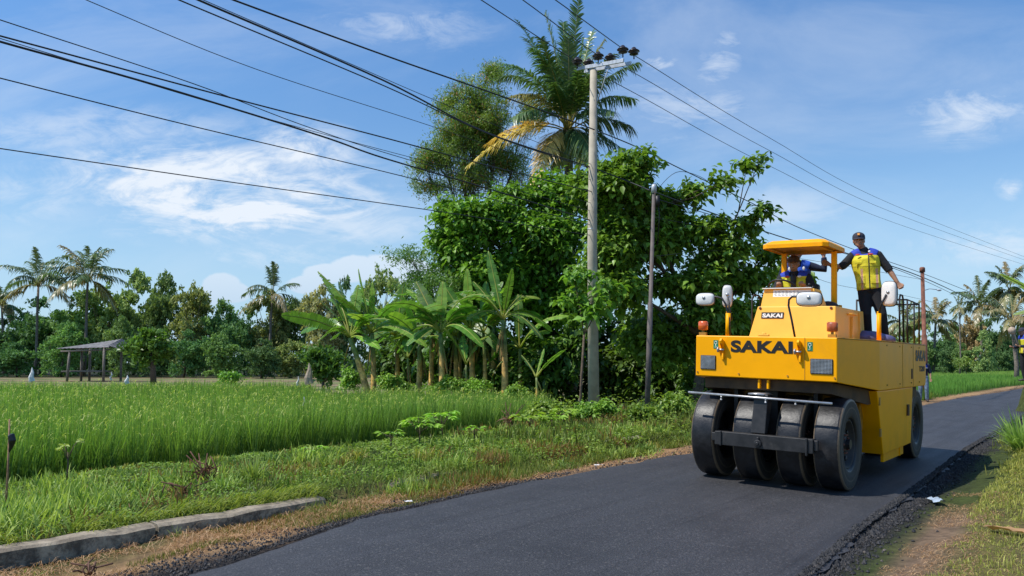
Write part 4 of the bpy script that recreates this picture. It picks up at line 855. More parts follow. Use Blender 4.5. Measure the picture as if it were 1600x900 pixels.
# ------------------------------------------------------------------ banana plants
def banana_leaf(base,tip,sag,wid,ca,cb,tear=.5,rs=rng,roll=0.,side0=None):
    """mesh builder of one leaf: petiole, midrib and torn blade"""
    base=Vector(base);tip=Vector(tip);L=(tip-base).length; mb=MB(); N=30
    pt=lambda t: base.lerp(tip,t)+Vector((0,0,sag*L*4*t*(1-t)*(1-.45*t)))
    pts=[pt(t) for t in np.linspace(0,1,14)]
    mb.tube(pts,[.028*(1-.8*t)+.004 for t in np.linspace(0,1,14)],6,col=np.array([(.20,.26,.07)]*14))
    t0=.2
    for s in (-1,1):
        dr=0.;
        for i in range(N):
            ta=t0+(1-t0)*i/N; tb_=t0+(1-t0)*(i+1)/N
            if rs.random()<tear*.55 or i==0: dr=rs.uniform(.0,.9)*tear; gap=.18*tear*rs.random()
            else: gap=0.
            a=pt(ta);b_=pt(tb_); T=(b_-a).normalized(); sd=T.cross(Vector((0,0,1)))
            if sd.length<.25: sd=Vector(side0 or (.75,-.66,0))
            sd=(Matrix.Rotation(roll,3,T)@sd.normalized()); up=sd.cross(T)
            wf=lambda t: wid*.5*max(0.02,math.sin(math.pi*min(1,((t-t0)/(1-t0)*.93+.06)))**.55)
            outd=lambda k: (sd*s*math.cos(dr*k)+Vector((0,0,-1))*math.sin(dr*k)*.9+up*.18*(1-k)).normalized()
            f=T*.22
            A0=a; A1=a+(outd(.4)+f)*wf(ta)*.5; A2=A1+(outd(1.)+f)*wf(ta)*.5
            B0=b_; B1=b_+(outd(.4)+f)*wf(tb_)*.5; B2=B1+(outd(1.)+f)*wf(tb_)*.5
            if gap: B2=B2.lerp(A2,.35); 
            t=rs.random()*.5+.25*math.sin(i*.9)+.25; c=np.array(ca)*(1-t)+np.array(cb)*t
            v=[A0,A1,A2,B0,B1,B2]; q=[[0,1,4,3],[1,2,5,4]] if s>0 else [[3,4,1,0],[4,5,2,1]]
            mb.add(v,q,c=c)
    return mb
BG=((.035,.10,.022),(.075,.19,.035))
def banana(px,pyb,Y,pxt,pyt,lvs,label,r=.13,dead=3,stemcol=None):
    top=at(pxt,pyt,Y); bs=gp(px,pyb,Y); e=empty('banana_plant',bs,0,label,'banana plant','banana plants behind the rice field'); c=top-bs
    mb=MB(); n=9; ts=np.linspace(0,1,n); cols=[mixc((.55,.36,.12),(.95,.56,.13),random.random()) if t<.75 else np.array((.20,.26,.07)) for t in ts]
    mb.tube([c*t+Vector((math.sin(t*3)*.04,0,-.1 if t==0 else 0)) for t in ts],[r*(1-.45*t) for t in ts],12,col=np.array(cols)); mb.build('stem',M['bstem'],e)
    for li,(lx,ly,dd,sag,wd) in enumerate(list(lvs)+[(pxt+rng.choice([-1,1])*rng.uniform(25,90),pyt-rng.uniform(-45,70),rng.uniform(-1.6,1.6),rng.uniform(.12,.34),.44) for _ in range(6 if r>.1 else 0)]):
        wd*=.95
        tip=at(lx,ly,Y+dd)-bs; k=rng.uniform(.85,1.15); k2=rng.random()<.3
        ca,cb=((.07,.17,.03),(.14,.27,.05)) if k2 else BG
        m_=banana_leaf(c,tip,sag,wd,tuple(np.array(ca)*k),tuple(np.array(cb)*k),rng.uniform(.45,1.0),roll=rng.normal(0,.45),side0=(.8+rng.normal(0,.2),rng.normal(-.4,.4),0)); m_.build('leaf',M['banana'],e)
    for i in range(max(1,dead-1)):
        a=rng.random()*6.28; l_=rng.uniform(.5,1.2); tip=c*.88+Vector((math.cos(a)*.3,math.sin(a)*.3,-l_)); m_=banana_leaf(c*.94,tip,.15,.12,(.14,.08,.03),(.35,.21,.08),.9); m_.build('dead_leaf',M['dry'],e)
    return e
banana(581,640,28,547,528,[(440,492,-1,.10,.55),(502,428,1,.05,.55),(560,445,.5,.03,.5),(470,520,1.5,.22,.5),(500,470,-.5,.12,.5),(610,500,-1.2,.2,.5),(530,440,2,.05,.45)],'leaning orange stemmed banana plant at the left end of the clump',.14,2)
banana(583,640,28.4,581,520,[(497,424,.4,.03,.6),(560,420,-.3,.02,.6),(582,440,0,.01,.42),(545,490,-1.5,.15,.5),(640,480,-1.2,.28,.5),(650,510,1,.22,.5),(520,500,1,.2,.5),(625,450,.8,.10,.45)],'banana plant with two tall upright torn leaves, second stem from the left',.12,1)
banana(652,640,29,655,535,[(600,490,-.8,.18,.55),(630,462,.5,.02,.5),(700,470,-.6,.25,.55),(735,500,.5,.25,.5),(612,530,1,.2,.5),(690,440,.8,.02,.5)],'banana plant with drooping brown dead leaves, third stem from the left',.12,6)
banana(690,645,27.5,688,520,[(640,470,-.6,.1,.55),(692,440,0,.01,.5),(745,480,-.8,.25,.55),(730,450,.8,.06,.5),(630,500,-1,.22,.55),(770,510,-1,.28,.5),(650,440,1,.03,.5)],'leafy banana plant in the middle of the clump in front of the others',.13,4)
banana(737,645,28.2,735,515,[(690,440,.5,.03,.6),(730,420,-.4,.01,.6),(660,500,-.9,.28,.55),(800,470,-.6,.22,.55),(785,440,.6,.04,.5),(775,500,1.2,.3,.5)],'banana plant with a crowded crown, middle right of the clump',.12,5)
banana(788,655,26.8,786,500,[(763,392,.2,.01,.42),(740,440,.8,.05,.6),(800,420,-.6,.02,.5),(848,530,-.8,.30,.42),(730,500,-1,.25,.5),(815,460,1,.1,.5)],'tall banana plant with one rolled spear leaf rising above the rest',.13,5)
banana(757,650,28,755,520,[(715,460,-.5,.1,.5),(760,440,.5,.03,.5),(800,490,-.5,.25,.5)],'slim banana plant tucked between two larger ones',.09,3)
banana(836,640,24.5,838,590,[(885,545,-.4,.12,.38),(815,555,.4,.08,.3),(850,545,.3,.02,.3)],'small young banana plant right of the clump by the dark trees',.06,1)
banana(712,645,30,710,525,[(680,470,.5,.1,.5),(720,455,0,.02,.5),(750,510,-.5,.3,.5)],'banana plant half hidden behind the middle of the clump',.11,4)
for i,(px,py,Y,lb) in enumerate([(620,525,30.5,'banana plant behind the second and third stems of the clump'),(672,505,31,'tall banana plant at the back of the clump, left of its centre'),(715,500,31,'tall banana plant at the back of the clump, right of its centre'),(768,510,30,'banana plant at the back of the clump just left of the tall spear leaf'),(640,560,27.8,'small young banana plant in front of the third stem'),(724,570,27.2,'small young banana plant in front of the middle stems'),(812,545,28.5,'banana plant at the dark right end of the clump')]):
    small=py>540 and px!=812
    banana(px,645,Y,px+rng.uniform(-6,6),py,[(px-rng.uniform(20,60),py-rng.uniform(20,60),-.5,.15,.4),(px+rng.uniform(20,60),py-rng.uniform(20,60),.5,.15,.4),(px+rng.uniform(-12,12),py-(45 if small else 85),.3,.02,.4)],lb,.06 if small else .11,1 if small else 3)
o=empty('banana_plant',gp(1668,640,11.5),0,'banana plant mostly outside the right edge, one pale leaf tip in the picture','banana plant')
c0=at(1690,520,11.5)-o.location; mb=MB(); mb.tube([(0,0,-.1),c0*.5,c0],[.12,.10,.06],12,col=np.array([(.3,.28,.1)]*3)); mb.build('stem',M['bstem'],o)
for lx,ly,dd,sag,wd in [(1563,428,.2,.10,.28),(1586,492,-.3,.22,.32),(1700,380,0,.05,.4),(1790,450,0,.2,.4),(1760,520,.3,.3,.4)]:
    banana_leaf(c0,at(lx,ly,11.5+dd)-o.location,sag,wd,(.10,.20,.08),(.20,.33,.14),.3).build('leaf',M['banana'],o)
o=banana_leaf((0,0,0),at(769,588,26.5)-at(786,565,26.5),.15,.3,(.5,.22,.02),(.7,.35,.04),.3).build('fallen_leaf',M['dry']); o.location=at(786,565,26.5); tag(o,'bright orange dead banana leaf hanging by the tall banana stem','leaf')
# ------------------------------------------------------------------ small plants on the verge
def seedling(px,pyb,Y,h,sz,label,n=7,name='weed_plant',ca=(.10,.22,.035),cb=(.2,.36,.07),cat='plant',woody=True):
    bs=gp(px,pyb,Y); e=empty(name,bs,0,label,cat); mb=MB(); lf=MB()
    mb.tube([(0,0,-.03),(0.01,0,h*.5),(0,0,h*.8)],[.012,.009,.006],6)
    for i in range(n):
        a=i*2.4; r=sz*rng.uniform(.5,1); e_=Vector((math.cos(a)*r,math.sin(a)*r,h*rng.uniform(.75,1.1))); mb.tube([(0,0,h*rng.uniform(.4,.75)),e_*.6+Vector((0,0,h*.3)),e_],.004,5)
        k=7; aa=a+np.linspace(-1.25,1.25,k); N=np.stack([np.cos(aa),np.sin(aa),np.full(k,-.05)+rng.normal(0,.15,k)],1); c=mixc(ca,cb,rng.random((k,1)))
        leaves(lf,np.tile(np.array(e_),(k,1)),N,sz*.62*rng.uniform(.8,1.1,k),sz*.26,c,droop=.3)
    mb.build('stem',M['bark'],e); lf.build('foliage',M['grass'],e); return e
seedling(487,735,11.4,.20,.16,'small bright leafed seedling on a thick brown stem near the rice edge',6)
seedling(610,715,13,.28,.20,'bright papaya seedling left of the two bushier ones',7)
seedling(655,708,13.6,.42,.28,'bushy papaya seedling in front of the rice edge, left of its twin',10)
seedling(690,706,14.2,.50,.28,'bushy papaya seedling in front of the rice edge, right of its twin',10)
seedling(741,700,14.5,.26,.18,'small round papaya seedling standing alone on the short lawn',7)
seedling(828,680,16,.36,.34,'wide low papaya seedling at the rice corner',10)
seedling(862,675,16.8,.30,.30,'wide low papaya seedling next to the one at the rice corner',8)
seedling(103,765,9.2,.46,.12,'pale broad leafed weed standing up in front of the rice on the left',5,ca=(.16,.27,.10),cb=(.26,.40,.16))
seedling(880,665,18.2,.35,.3,'leafy seedling between the rice corner and the concrete pole',8)
tuft('grass_clump',gp(395,770,9.7),110,.42,.014,.12,'pale upright grass clump in front of the rice left of the concrete wall end','grass clump')
tuft('grass_clump',gp(350,790,9.0),70,.30,.012,.12,'blue green grass clump beside the dead brown weed stump','grass clump')
# dead brown weed stump
def deadplant(px,pyb,Y,h,r,n,label,name='dead_weed',col=((.10,.05,.03),(.26,.14,.08)),wd=.018):
    bs=gp(px,pyb,Y); mb=MB(); a=rng.random(n)*6.28; P=np.stack([np.cos(a)*r*rng.random(n),np.sin(a)*r*rng.random(n),rng.random(n)*h*.5],1)
    D=np.stack([rng.normal(0,.6,n),rng.normal(0,.6,n),np.abs(rng.normal(.7,.4,n))],1); c=mixc(*col,rng.random((n,1))); strips(mb,P,D,rng.uniform(.2,.6,n)*h,wd,rng.normal(0,1,(n,3)),rng.uniform(0,1,n),c,c,3)
    for i in range(7): 
        q_=Vector((rng.normal(0,r*.5),rng.normal(0,r*.5),0)); mb.tube([q_,q_+Vector((rng.normal(0,.05),rng.normal(0,.05),h*.5)),q_+Vector((rng.normal(0,.12),rng.normal(0,.1),h*rng.uniform(.7,1.1)))],.007,5,col=np.array([(.16,.09,.06)]*3))
    mb.ell((0,0,0),(r,r,.02),10,5,col=col[0]); o=mb.build(name,M['dry']); o.location=bs; return tag(o,label,'dead weed')
deadplant(318,775,9.2,.36,.10,120,'dark brown rotted weed stump sticking up before the rice')
deadplant(290,790,8.7,.16,.22,200,'low heap of brown dead roots and leaves beside the weed stump')
deadplant(796,690,16,.55,.05,60,'dry brown corn stalk with withered leaves at the rice edge',wd=.03,col=((.25,.14,.09),(.45,.28,.2)))
deadplant(145,880,5.85,.10,.03,16,'little burnt black stubble sticks in the dry grass',col=((.015,.012,.012),(.04,.03,.03)),wd=.006)
# stick with black bag
bs=gp(6,835,7.25); tp=at(15,655,7.25); e=empty('marker_stick',bs,0,'thin bamboo stick with a black bag tied on, at the left edge','stick'); mb=MB(); d=tp-bs; mb.tube([(0,0,-.05),d*.5+Vector((.008,0,0)),d],[.010,.009,.007],7); mb.build('pole',M['bamboo'],e)
mb=MB(); p=at(17,688,7.25)-bs; mb.tube([p+Vector((-.02,0,.05)),p+Vector((.0,0,.045)),p+Vector((.012,.0,0)),p+Vector((.005,0,-.06)),p+Vector((-.015,0,-.11))],[.006,.028,.032,.018,.004],8); mb.build('bag',M['bagblack'],e,smooth=False)
mb=MB(); mb.ell(at(10,792,7.25)-bs,(.03,.03,.03),8,6); mb.build('knot',M['bagblack'],e,smooth=False)
# bird scarers
def rag(px,pyt,pyb,Y,w_,label,mat='ragwhite',name='bird_scarer'):
    bs=gp(px,pyb+30,Y); t_=at(px,pyt,Y); b2=at(px,pyb,Y); e=empty(name,bs,0,label,'rag on stick'); mb=MB(); mb.tube([(0,0,-.1),(t_-bs)],.012,5); mb.build('stick',M['bamboo'],e)
    mb=MB(); a=t_-bs; c=b2-bs; w_=w_*Y/F; mb.tube([a,a.lerp(c,.35)+Vector((.02,0,0)),a.lerp(c,.7)-Vector((.04,0,0)),c],[(.01,.01),(w_*.25,.05),(w_*.42,.06),(w_*.5,.03)],7); mb.build('cloth',M[mat],e,smooth=False); return e
rag(50,574,596,33,10,'white cloth bird scarer farthest left in the rice')
rag(199,586,600,33,8,'white cloth bird scarer below the papaya tree')
rag(174,581,594,36,3,'thin white strip on a stick beside the shelter posts')
rag(466,588,603,33,4,'thin pale strip on a stick left of the beige cloth')
rag(483,567,600,31,15,'large beige cloth bird scarer hanging left of the banana plants','ragbeige')
rag(475,620,645,20,6,'translucent white bottle on a stick in the middle of the rice')
# litter
def litter(px,py,sx,sy,mat,label,name,seed,Y=None):
    rs=np.random.default_rng(seed); D_=1.485*F/(py-YH); c=at(px,py,D_); mb=MB(); n=6; V=[]
    for i in range(n):
        for j in range(n): V.append((sx*(i/(n-1)-.5)+rs.normal(0,sx*.04),sy*(j/(n-1)-.5)+rs.normal(0,sy*.04),.03+rs.random()*min(sx,sy)*.35))
    q=[[i*n+j,(i+1)*n+j,(i+1)*n+j+1,i*n+j+1] for i in range(n-1) for j in range(n-1)]; mb.add(V,q,c=(.42,.30,.13)); o=mb.build(name,mat); o.location=(c.x,c.y,G(c.x,c.y)); o.rotation_euler=(0,0,rs.random()*3); return tag(o,label,'litter')
litter(1462,768,.13,.24,M['bagblue'],'crumpled pale blue plastic bag in the ditch beside the roller shadow','plastic_bag',1)
litter(1570,820,.30,.12,M['dry'],'curled brown dry leaf lying on the right bank','dry_leaf',2)
litter(367,843,.10,.06,M['dry'],'creamy white scrap lying on the gravel left of the road','scrap',3)
litter(935,731,.12,.04,M['ragwhite'],'small white scrap beside the road under the brown weeds','scrap',4)
litter(985,727,.22,.05,M['conc'],'flat pale stone by the road edge near the roller','stone',5)
litter(638,789,.08,.04,M['ragwhite'],'white paper scrap at the road edge below the long weeds','scrap',6)
# ------------------------------------------------------------------ field shelter
Ys=72; sb=gp(140,590,Ys); e=empty('field_shelter',sb,0,'small open field shelter with a sloping grey sheet roof among the paddies','shelter')
def P3(px,py,Y): return at(px,py,Y)-sb
mb=MB(); a,b_,c,d=P3(85,545,Ys-1.5),P3(170,543,Ys-2.2),P3(190,530,Ys),P3(118,541,Ys+1.5)
def sheet(mb,a,b_,c,d,n=26,th=.05):
    V=[]
    for k,dz in ((0,0),(1,-th)):
        for i in range(n+1):
            for j in range(2):
                p=(a.lerp(b_,i/n)).lerp(d.lerp(c,i/n),j); V.append((p.x,p.y,p.z+dz+.05*math.sin(i*math.pi)*0+(.04 if i%2 else 0)))
    q=[[2*i,2*i+2,2*i+3,2*i+1] for i in range(n)]+[[2*(n+1)+2*i+1,2*(n+1)+2*i+3,2*(n+1)+2*i+2,2*(n+1)+2*i] for i in range(n)]; mb.add(V,q)
sheet(mb,a,b_,c,d); mb.build('roof',M['tin'],e,smooth=False)
mb=MB(); sheet(mb,P3(168,540,Ys-2.2),P3(205,550,Ys-2),P3(212,547,Ys+1),P3(190,529,Ys)); mb.build('roof',M['tin'],e,smooth=False)
for px,pt_,pbm,dy in [(109,548,588,-1.5),(128,548,590,1.2),(141,545,588,1.5),(163,542,589,-2),(190,545,588,.5)]:
    mb=MB(); p=P3(px,pt_,Ys+dy); q_=P3(px-(4 if px<120 else 1),pbm,Ys+dy); q_.z=-.1; mb.tube([q_,p],.11,7); mb.build('post',M['wood'],e)
mb=MB(); mb.tube([P3(95,549,Ys-1.5),P3(172,546,Ys-2)],.08,6); mb.tube([P3(120,546,Ys+1.5),P3(192,535,Ys)],.08,6); mb.build('beam',M['wood'],e)
mb=MB(); mb.box(P3(135,580,Ys),(3.4,2,.12)); mb.build('platform',M['wood'],e,smooth=False)
# ------------------------------------------------------------------ road roller
ROOTZ=.010
rr=empty('road_roller',(X0,Y0,ROOTZ),0,'yellow pneumatic tyred road roller with a small canopy driving on the fresh asphalt','road roller')
rr.rotation_euler=(0,.036,-TH)
RM=Matrix.Translation((X0,Y0,ROOTZ))@Matrix.Rotation(-TH,4,'Z')@Matrix.Rotation(.036,4,'Y')
def part(mb,name,mat,parent=rr,**k): return mb.build(name,M[mat],parent,**k)
hull=[(-.867,-.461),(.867,-.461),(1.029,.894),(1.029,4.0),(.87,5.0),(-.87,5.0),(-1.029,4.0),(-1.029,.894)]
mb=MB(); zb=[1.279,1.279,1.156,1.156,1.2,1.2,1.156,1.156]; mb.prism(hull,zb,[1.795]*8); hu=part(mb,'body',"yellow",smooth=False,bevel=.012)
# rolled lip and seams
mb=MB()
for a,b_ in zip(hull[1:3],hull[2:4]): mb.tube([(a[0],a[1],1.79),(b_[0],b_[1],1.79)],.009,6)
part(mb,'edge_lip','yelldark',hu)
mb=MB(); mb.box((1.031,2.3,1.47),(.004,.006,.6)); mb.box((1.031,3.05,1.47),(.004,.006,.6)); mb.box((.50,-.4635,1.54),(.004,.003,.5)); part(mb,'panel_seam','yelldark',hu,smooth=False)
mb=MB(); mb.box((1.031,2.95,1.35),(.006,.10,.15)); mb.box((1.006,2.72,.83),(.05,.09,.16)); part(mb,'door_latch_recess','under',hu,smooth=False,bevel=.004)
mb=MB(); mb.prism([(-.78,-.36),(.78,-.36),(.92,.75),(.92,3.9),(-.92,3.9),(-.92,.75)],[1.14,1.14,.98,.98,.98,.98],[1.27,1.27,1.17,1.17,1.17,1.17]); part(mb,'underside_panel','under',smooth=False)
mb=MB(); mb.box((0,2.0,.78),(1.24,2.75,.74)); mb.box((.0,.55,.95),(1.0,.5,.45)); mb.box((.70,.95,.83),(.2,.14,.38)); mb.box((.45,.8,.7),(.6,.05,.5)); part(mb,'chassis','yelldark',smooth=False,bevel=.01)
for s in (1,-1):
    mb=MB(); o_=[(1.02*s,.80,1.152),(1.02*s,3.06,1.152),(.995*s,3.03,.33),(.975*s,1.34,.31)]
    i_=[(.62*s,.80,1.152),(.62*s,3.06,1.152),(.62*s,3.03,.33),(.62*s,1.34,.31)]
    pts=[i_[3],i_[2],o_[2],o_[3],i_[0],i_[1],o_[1],o_[0]]
    if s>0: pts=[i_[3],o_[3],o_[2],i_[2],i_[0],o_[0],o_[1],i_[1]]
    mb.hexa(pts); sp_=part(mb,'side_panel','yellow',smooth=False,bevel=.01)
    mb=MB(); mb.box((.93*s,2.1,.26),(.04,1.25,.13)); mb.box((.955*s,2.45,.26),(.02,.03,.13)); part(mb,'skirt','yellow',sp_,smooth=False,bevel=.006)
def text_mesh(name,body,cx,cu,cz,wdt,hgt,mat,parent,side='front',bold=.03,shear=0.,space=1.0):
    cu_=bpy.data.curves.new('t','FONT'); cu_.body=body; cu_.size=1; cu_.extrude=.01; cu_.offset=bold; cu_.shear=shear; cu_.space_character=space; cu_.align_x='LEFT'
    to=bpy.data.objects.new('t',cu_); COL.objects.link(to); dg=bpy.context.evaluated_depsgraph_get(); me=bpy.data.meshes.new_from_object(to.evaluated_get(dg)); bpy.data.objects.remove(to); bpy.data.curves.remove(cu_)
    v=np.array([x.co[:] for x in me.vertices]); a,b_=v.min(0),v.max(0); v[:,0]=((v[:,0]-a[0])/(b_[0]-a[0])-.5)*wdt; v[:,1]=((v[:,1]-a[1])/(b_[1]-a[1])-.5)*hgt; v[:,2]=v[:,2]/.01*.0015
    if side=='front': P=np.stack([cx+v[:,0],cu-v[:,2],cz+v[:,1]],1)
    elif side=='slope': P=np.stack([cx+v[:,0],cu-v[:,2]+v[:,1]*.19,cz+v[:,1]],1)
    else: P=np.stack([cx+v[:,2],cu+v[:,0],cz+v[:,1]],1)
    me.vertices.foreach_set('co',P.astype(np.float32).ravel()); me.update(); me.name=name; me.materials.clear(); me.materials.append(M[mat])
    o=bpy.data.objects.new(name,me); COL.objects.link(o); o.parent=parent; return o
text_mesh('front_lettering','SAKAI',-.022,-.4635,1.667,.765,.150,'decal',hu,bold=.045,space=1.06)
text_mesh('side_lettering','SAKAI',1.032,3.62,1.62,.78,.17,'decal',hu,'side',.045)
text_mesh('side_lettering','TS200',1.032,3.72,1.42,.44,.085,'decal',hu,'side',.02)
mb=MB()
for v in (-.84,.84,-.30,.30): mb.tube([(v,-.462,1.33),(v,-.470,1.33)],.011,8)
for u_ in (1.3,2.1,2.9,3.5): mb.tube([(1.028,u_,1.22),(1.040,u_,1.22)],.010,8); mb.tube([(1.028,u_,1.74),(1.038,u_,1.74)],.010,8)
for z_ in (1.02,.62): mb.box((1.012,.93+.15*(1.15-z_),z_),(.02,.06,.10))
part(mb,'bolt','yelldark',hu,smooth=False)
# grilles (front work lights behind mesh)
for v0,v1 in ((-.80,-.597),(.565,.822)):
    mb=MB(); mb.box(((v0+v1)/2,-.466,1.456),(v1-v0,.014,.178)); gl=part(mb,'light_grille','blackplain',smooth=False,bevel=.008)
    mb=MB(); n=int((v1-v0)/.0155)
    for i in range(1,n): mb.box((v0+(v1-v0)*i/n,-.4745,1.456),(.004,.004,.165))
    for i in range(1,11): mb.box(((v0+v1)/2,-.476,1.372+.168*i/11),(v1-v0-.012,.004,.004))
    part(mb,'mesh','steel',gl,smooth=False)
# tie down brackets
for v in (-.500,.450):
    mb=MB(); pr_=[(-.461,1.52),(-.50,1.50),(-.50,1.53),(-.485,1.60),(-.505,1.67),(-.56,1.70),(-.57,1.73),(-.545,1.76),(-.461,1.73)]
    n=len(pr_); V=[(v-.012,a,c) for a,c in pr_]+[(v+.012,a,c) for a,c in pr_]; c0=len(V); V+= [(v-.012,-.50,1.63),(v+.012,-.50,1.63)]
    q=[[i,(i+1)%n,n+(i+1)%n,n+i] for i in range(n)]; t=[[i,2*n,(i+1)%n] for i in range(n)]+[[n+i,n+(i+1)%n,2*n+1] for i in range(n)]
    mb.add(V,q,t); bk=part(mb,'tie_down_bracket','yellow',smooth=False)
    mb=MB(); mb.tube([(v-.06,-.50,1.62),(v-.045,-.50,1.62)],.035,12); mb.tube([(v-.06,-.50,1.62),(v+.02,-.50,1.62)],.012,8); part(mb,'pin','steel',bk)
for v in (-.600,.560):
    mb=MB(); mb.box((v,-.463,1.685),(.062,.004,.105)); lb=part(mb,'tie_down_sticker','green',smooth=False)
    mb=MB()
    k=np.linspace(0,2*math.pi,17); mb.tube([(v+.016*math.cos(a),-.4665,1.705+.018*math.sin(a)) for a in k],.004,5); mb.tube([(v,-.4665,1.688),(v,-.4665,1.665),(v+.012,-.4665,1.652),(v,-.4665,1.643),(v-.012,-.4665,1.652)],.004,5); part(mb,'hook_symbol','whitemark',lb)
mb=MB(); mb.box((.0,-.43,1.81),(.13,.05,.02)); mb.ell((0,-.43,1.825),(.035,.025,.02),8,5); part(mb,'filler_cap','yellow_sunlit',smooth=False,bevel=.005)
# hood, console
mb=MB(); mb.hexa([(-.56,.56,1.79),(.575,.56,1.79),(.575,2.1,1.79),(-.56,2.1,1.79),(-.47,.66,2.225),(.555,.66,2.225),(.555,2.1,2.225),(-.47,2.1,2.225)]); hd=part(mb,'engine_hood','yellow_sunlit',smooth=False,bevel=.012)
mb=MB(); mb.hexa([(-.46,.74,2.22),(.30,.74,2.22),(.30,1.22,2.22),(-.46,1.22,2.22),(-.43,.80,2.47),(.24,.80,2.47),(.24,1.12,2.47),(-.43,1.12,2.47)]); cn_=part(mb,'control_console','yellow_sunlit',smooth=False,bevel=.01)
mb=MB(); mb.hexa([(-.30,.772,2.36),(.20,.772,2.36),(.20,.80,2.36),(-.30,.80,2.36),(-.30,.793,2.455),(.20,.793,2.455),(.20,.82,2.455),(-.30,.82,2.455)]); pl_=part(mb,'notice_plate','whitemark',cn_,smooth=False)
mb=MB()
for i,z in enumerate((2.435,2.415,2.398,2.38)):
    for j in range(9 if i else 7):
        mb.box((-.27+j*.05+(i%2)*.008,.777+(z-2.36)*.22-.0045,z),(.034 if (i+j)%3 else .024,.002,.005))
part(mb,'print_lines','decal',pl_,smooth=False)
mb=MB(); mb.box((-.115,.785,2.477),(.66,.06,.012)); part(mb,'console_trim','whitemark',cn_,smooth=False)
mb=MB(); mb.box((-.255,.6285,2.10),(.30,.012,.085),rot=Matrix.Rotation(-.19,3,'X')); bd=part(mb,'badge_plate','decal',hd,smooth=False)
text_mesh('badge_lettering','SAKAI',-.255,.6215,2.10,.27,.055,'whitemark',bd,'slope',.04)
mb=MB(); mb.tube([(.50,.665,2.20),(.50,.64,2.20)],.018,8); mb.tube([(-.43,.665,2.20),(-.43,.64,2.20)],.018,8); part(mb,'hood_knob','rust',hd)
mb=MB(); mb.tube([(.565,1.2,2.15),(.605,1.25,2.15),(.605,1.55,2.15),(.565,1.6,2.15)],.012,6); mb.box((.568,1.8,2.0),(.02,.012,.38)); mb.hexa([(.57,1.30,1.79),(.60,1.30,1.79),(.60,1.42,1.79),(.57,1.42,1.79),(.565,1.38,2.12),(.59,1.38,2.12),(.59,1.44,2.12),(.565,1.44,2.12)]); part(mb,'hood_stay','yellow_sunlit',hd,smooth=False,bevel=.003)
# silver tube, lugs, beam
mb=MB(); mb.tube([(-.88,-.64,1.075),(0,-.64,1.06),(.86,-.64,1.045)],.014,8); part(mb,'sprinkler_pipe','steel')
mb=MB(); 
for v in (-.45,.10,.45): mb.tube([(v,-.64,1.055),(v,-.64,1.02)],.010,6); mb.ell((v,-.64,1.01),(.016,.016,.014),6,4)
mb.box((-.02,-.5,1.10),(.18,.3,.02)); part(mb,'nozzle','steel')
for v in (-.06,.05):
    mb=MB(); mb.box((v,-.40,1.215),(.025,.06,.11)); part(mb,'tow_lug','yellow',smooth=False,bevel=.006)
mb=MB(); mb.hexa([(-.075,-.66,.64),(.10,-.66,.64),(.10,-.56,.64),(-.075,-.56,.64),(-.05,-.60,1.10),(.115,-.60,1.10),(.115,-.42,1.10),(-.05,-.42,1.10)]); part(mb,'yoke_post','black',smooth=False,bevel=.008)
mb=MB(); mb.box((.085,-.66,.55),(1.17,.11,.165)); mb.box((-.42,-.72,.55),(.02,.03,.18)); mb.box((.60,-.72,.54),(.025,.04,.20)); mb.tube([(.04,-.715,.53),(.04,-.745,.53)],.045,12); mb.tube([(.04,-.74,.53),(.04,-.765,.53)],.022,8)
mb.box((.04,-.725,.575),(.03,.03,.06)); mb.box((.69,-.66,.56),(.05,.05,.12)); mb.box((-.52,-.62,.56),(.06,.14,.10)); part(mb,'scraper_beam','black',smooth=False,bevel=.008)
mb=MB(); mb.tube([(-.9,0,.543),(.9,0,.543)],.06,10); mb.box((0,0,.85),(.16,.3,.55)); mb.box((-.49,.05,.85),(.05,.2,.6));  mb.box((.51,.05,.85),(.05,.2,.6)); part(mb,'front_axle','black',smooth=False)
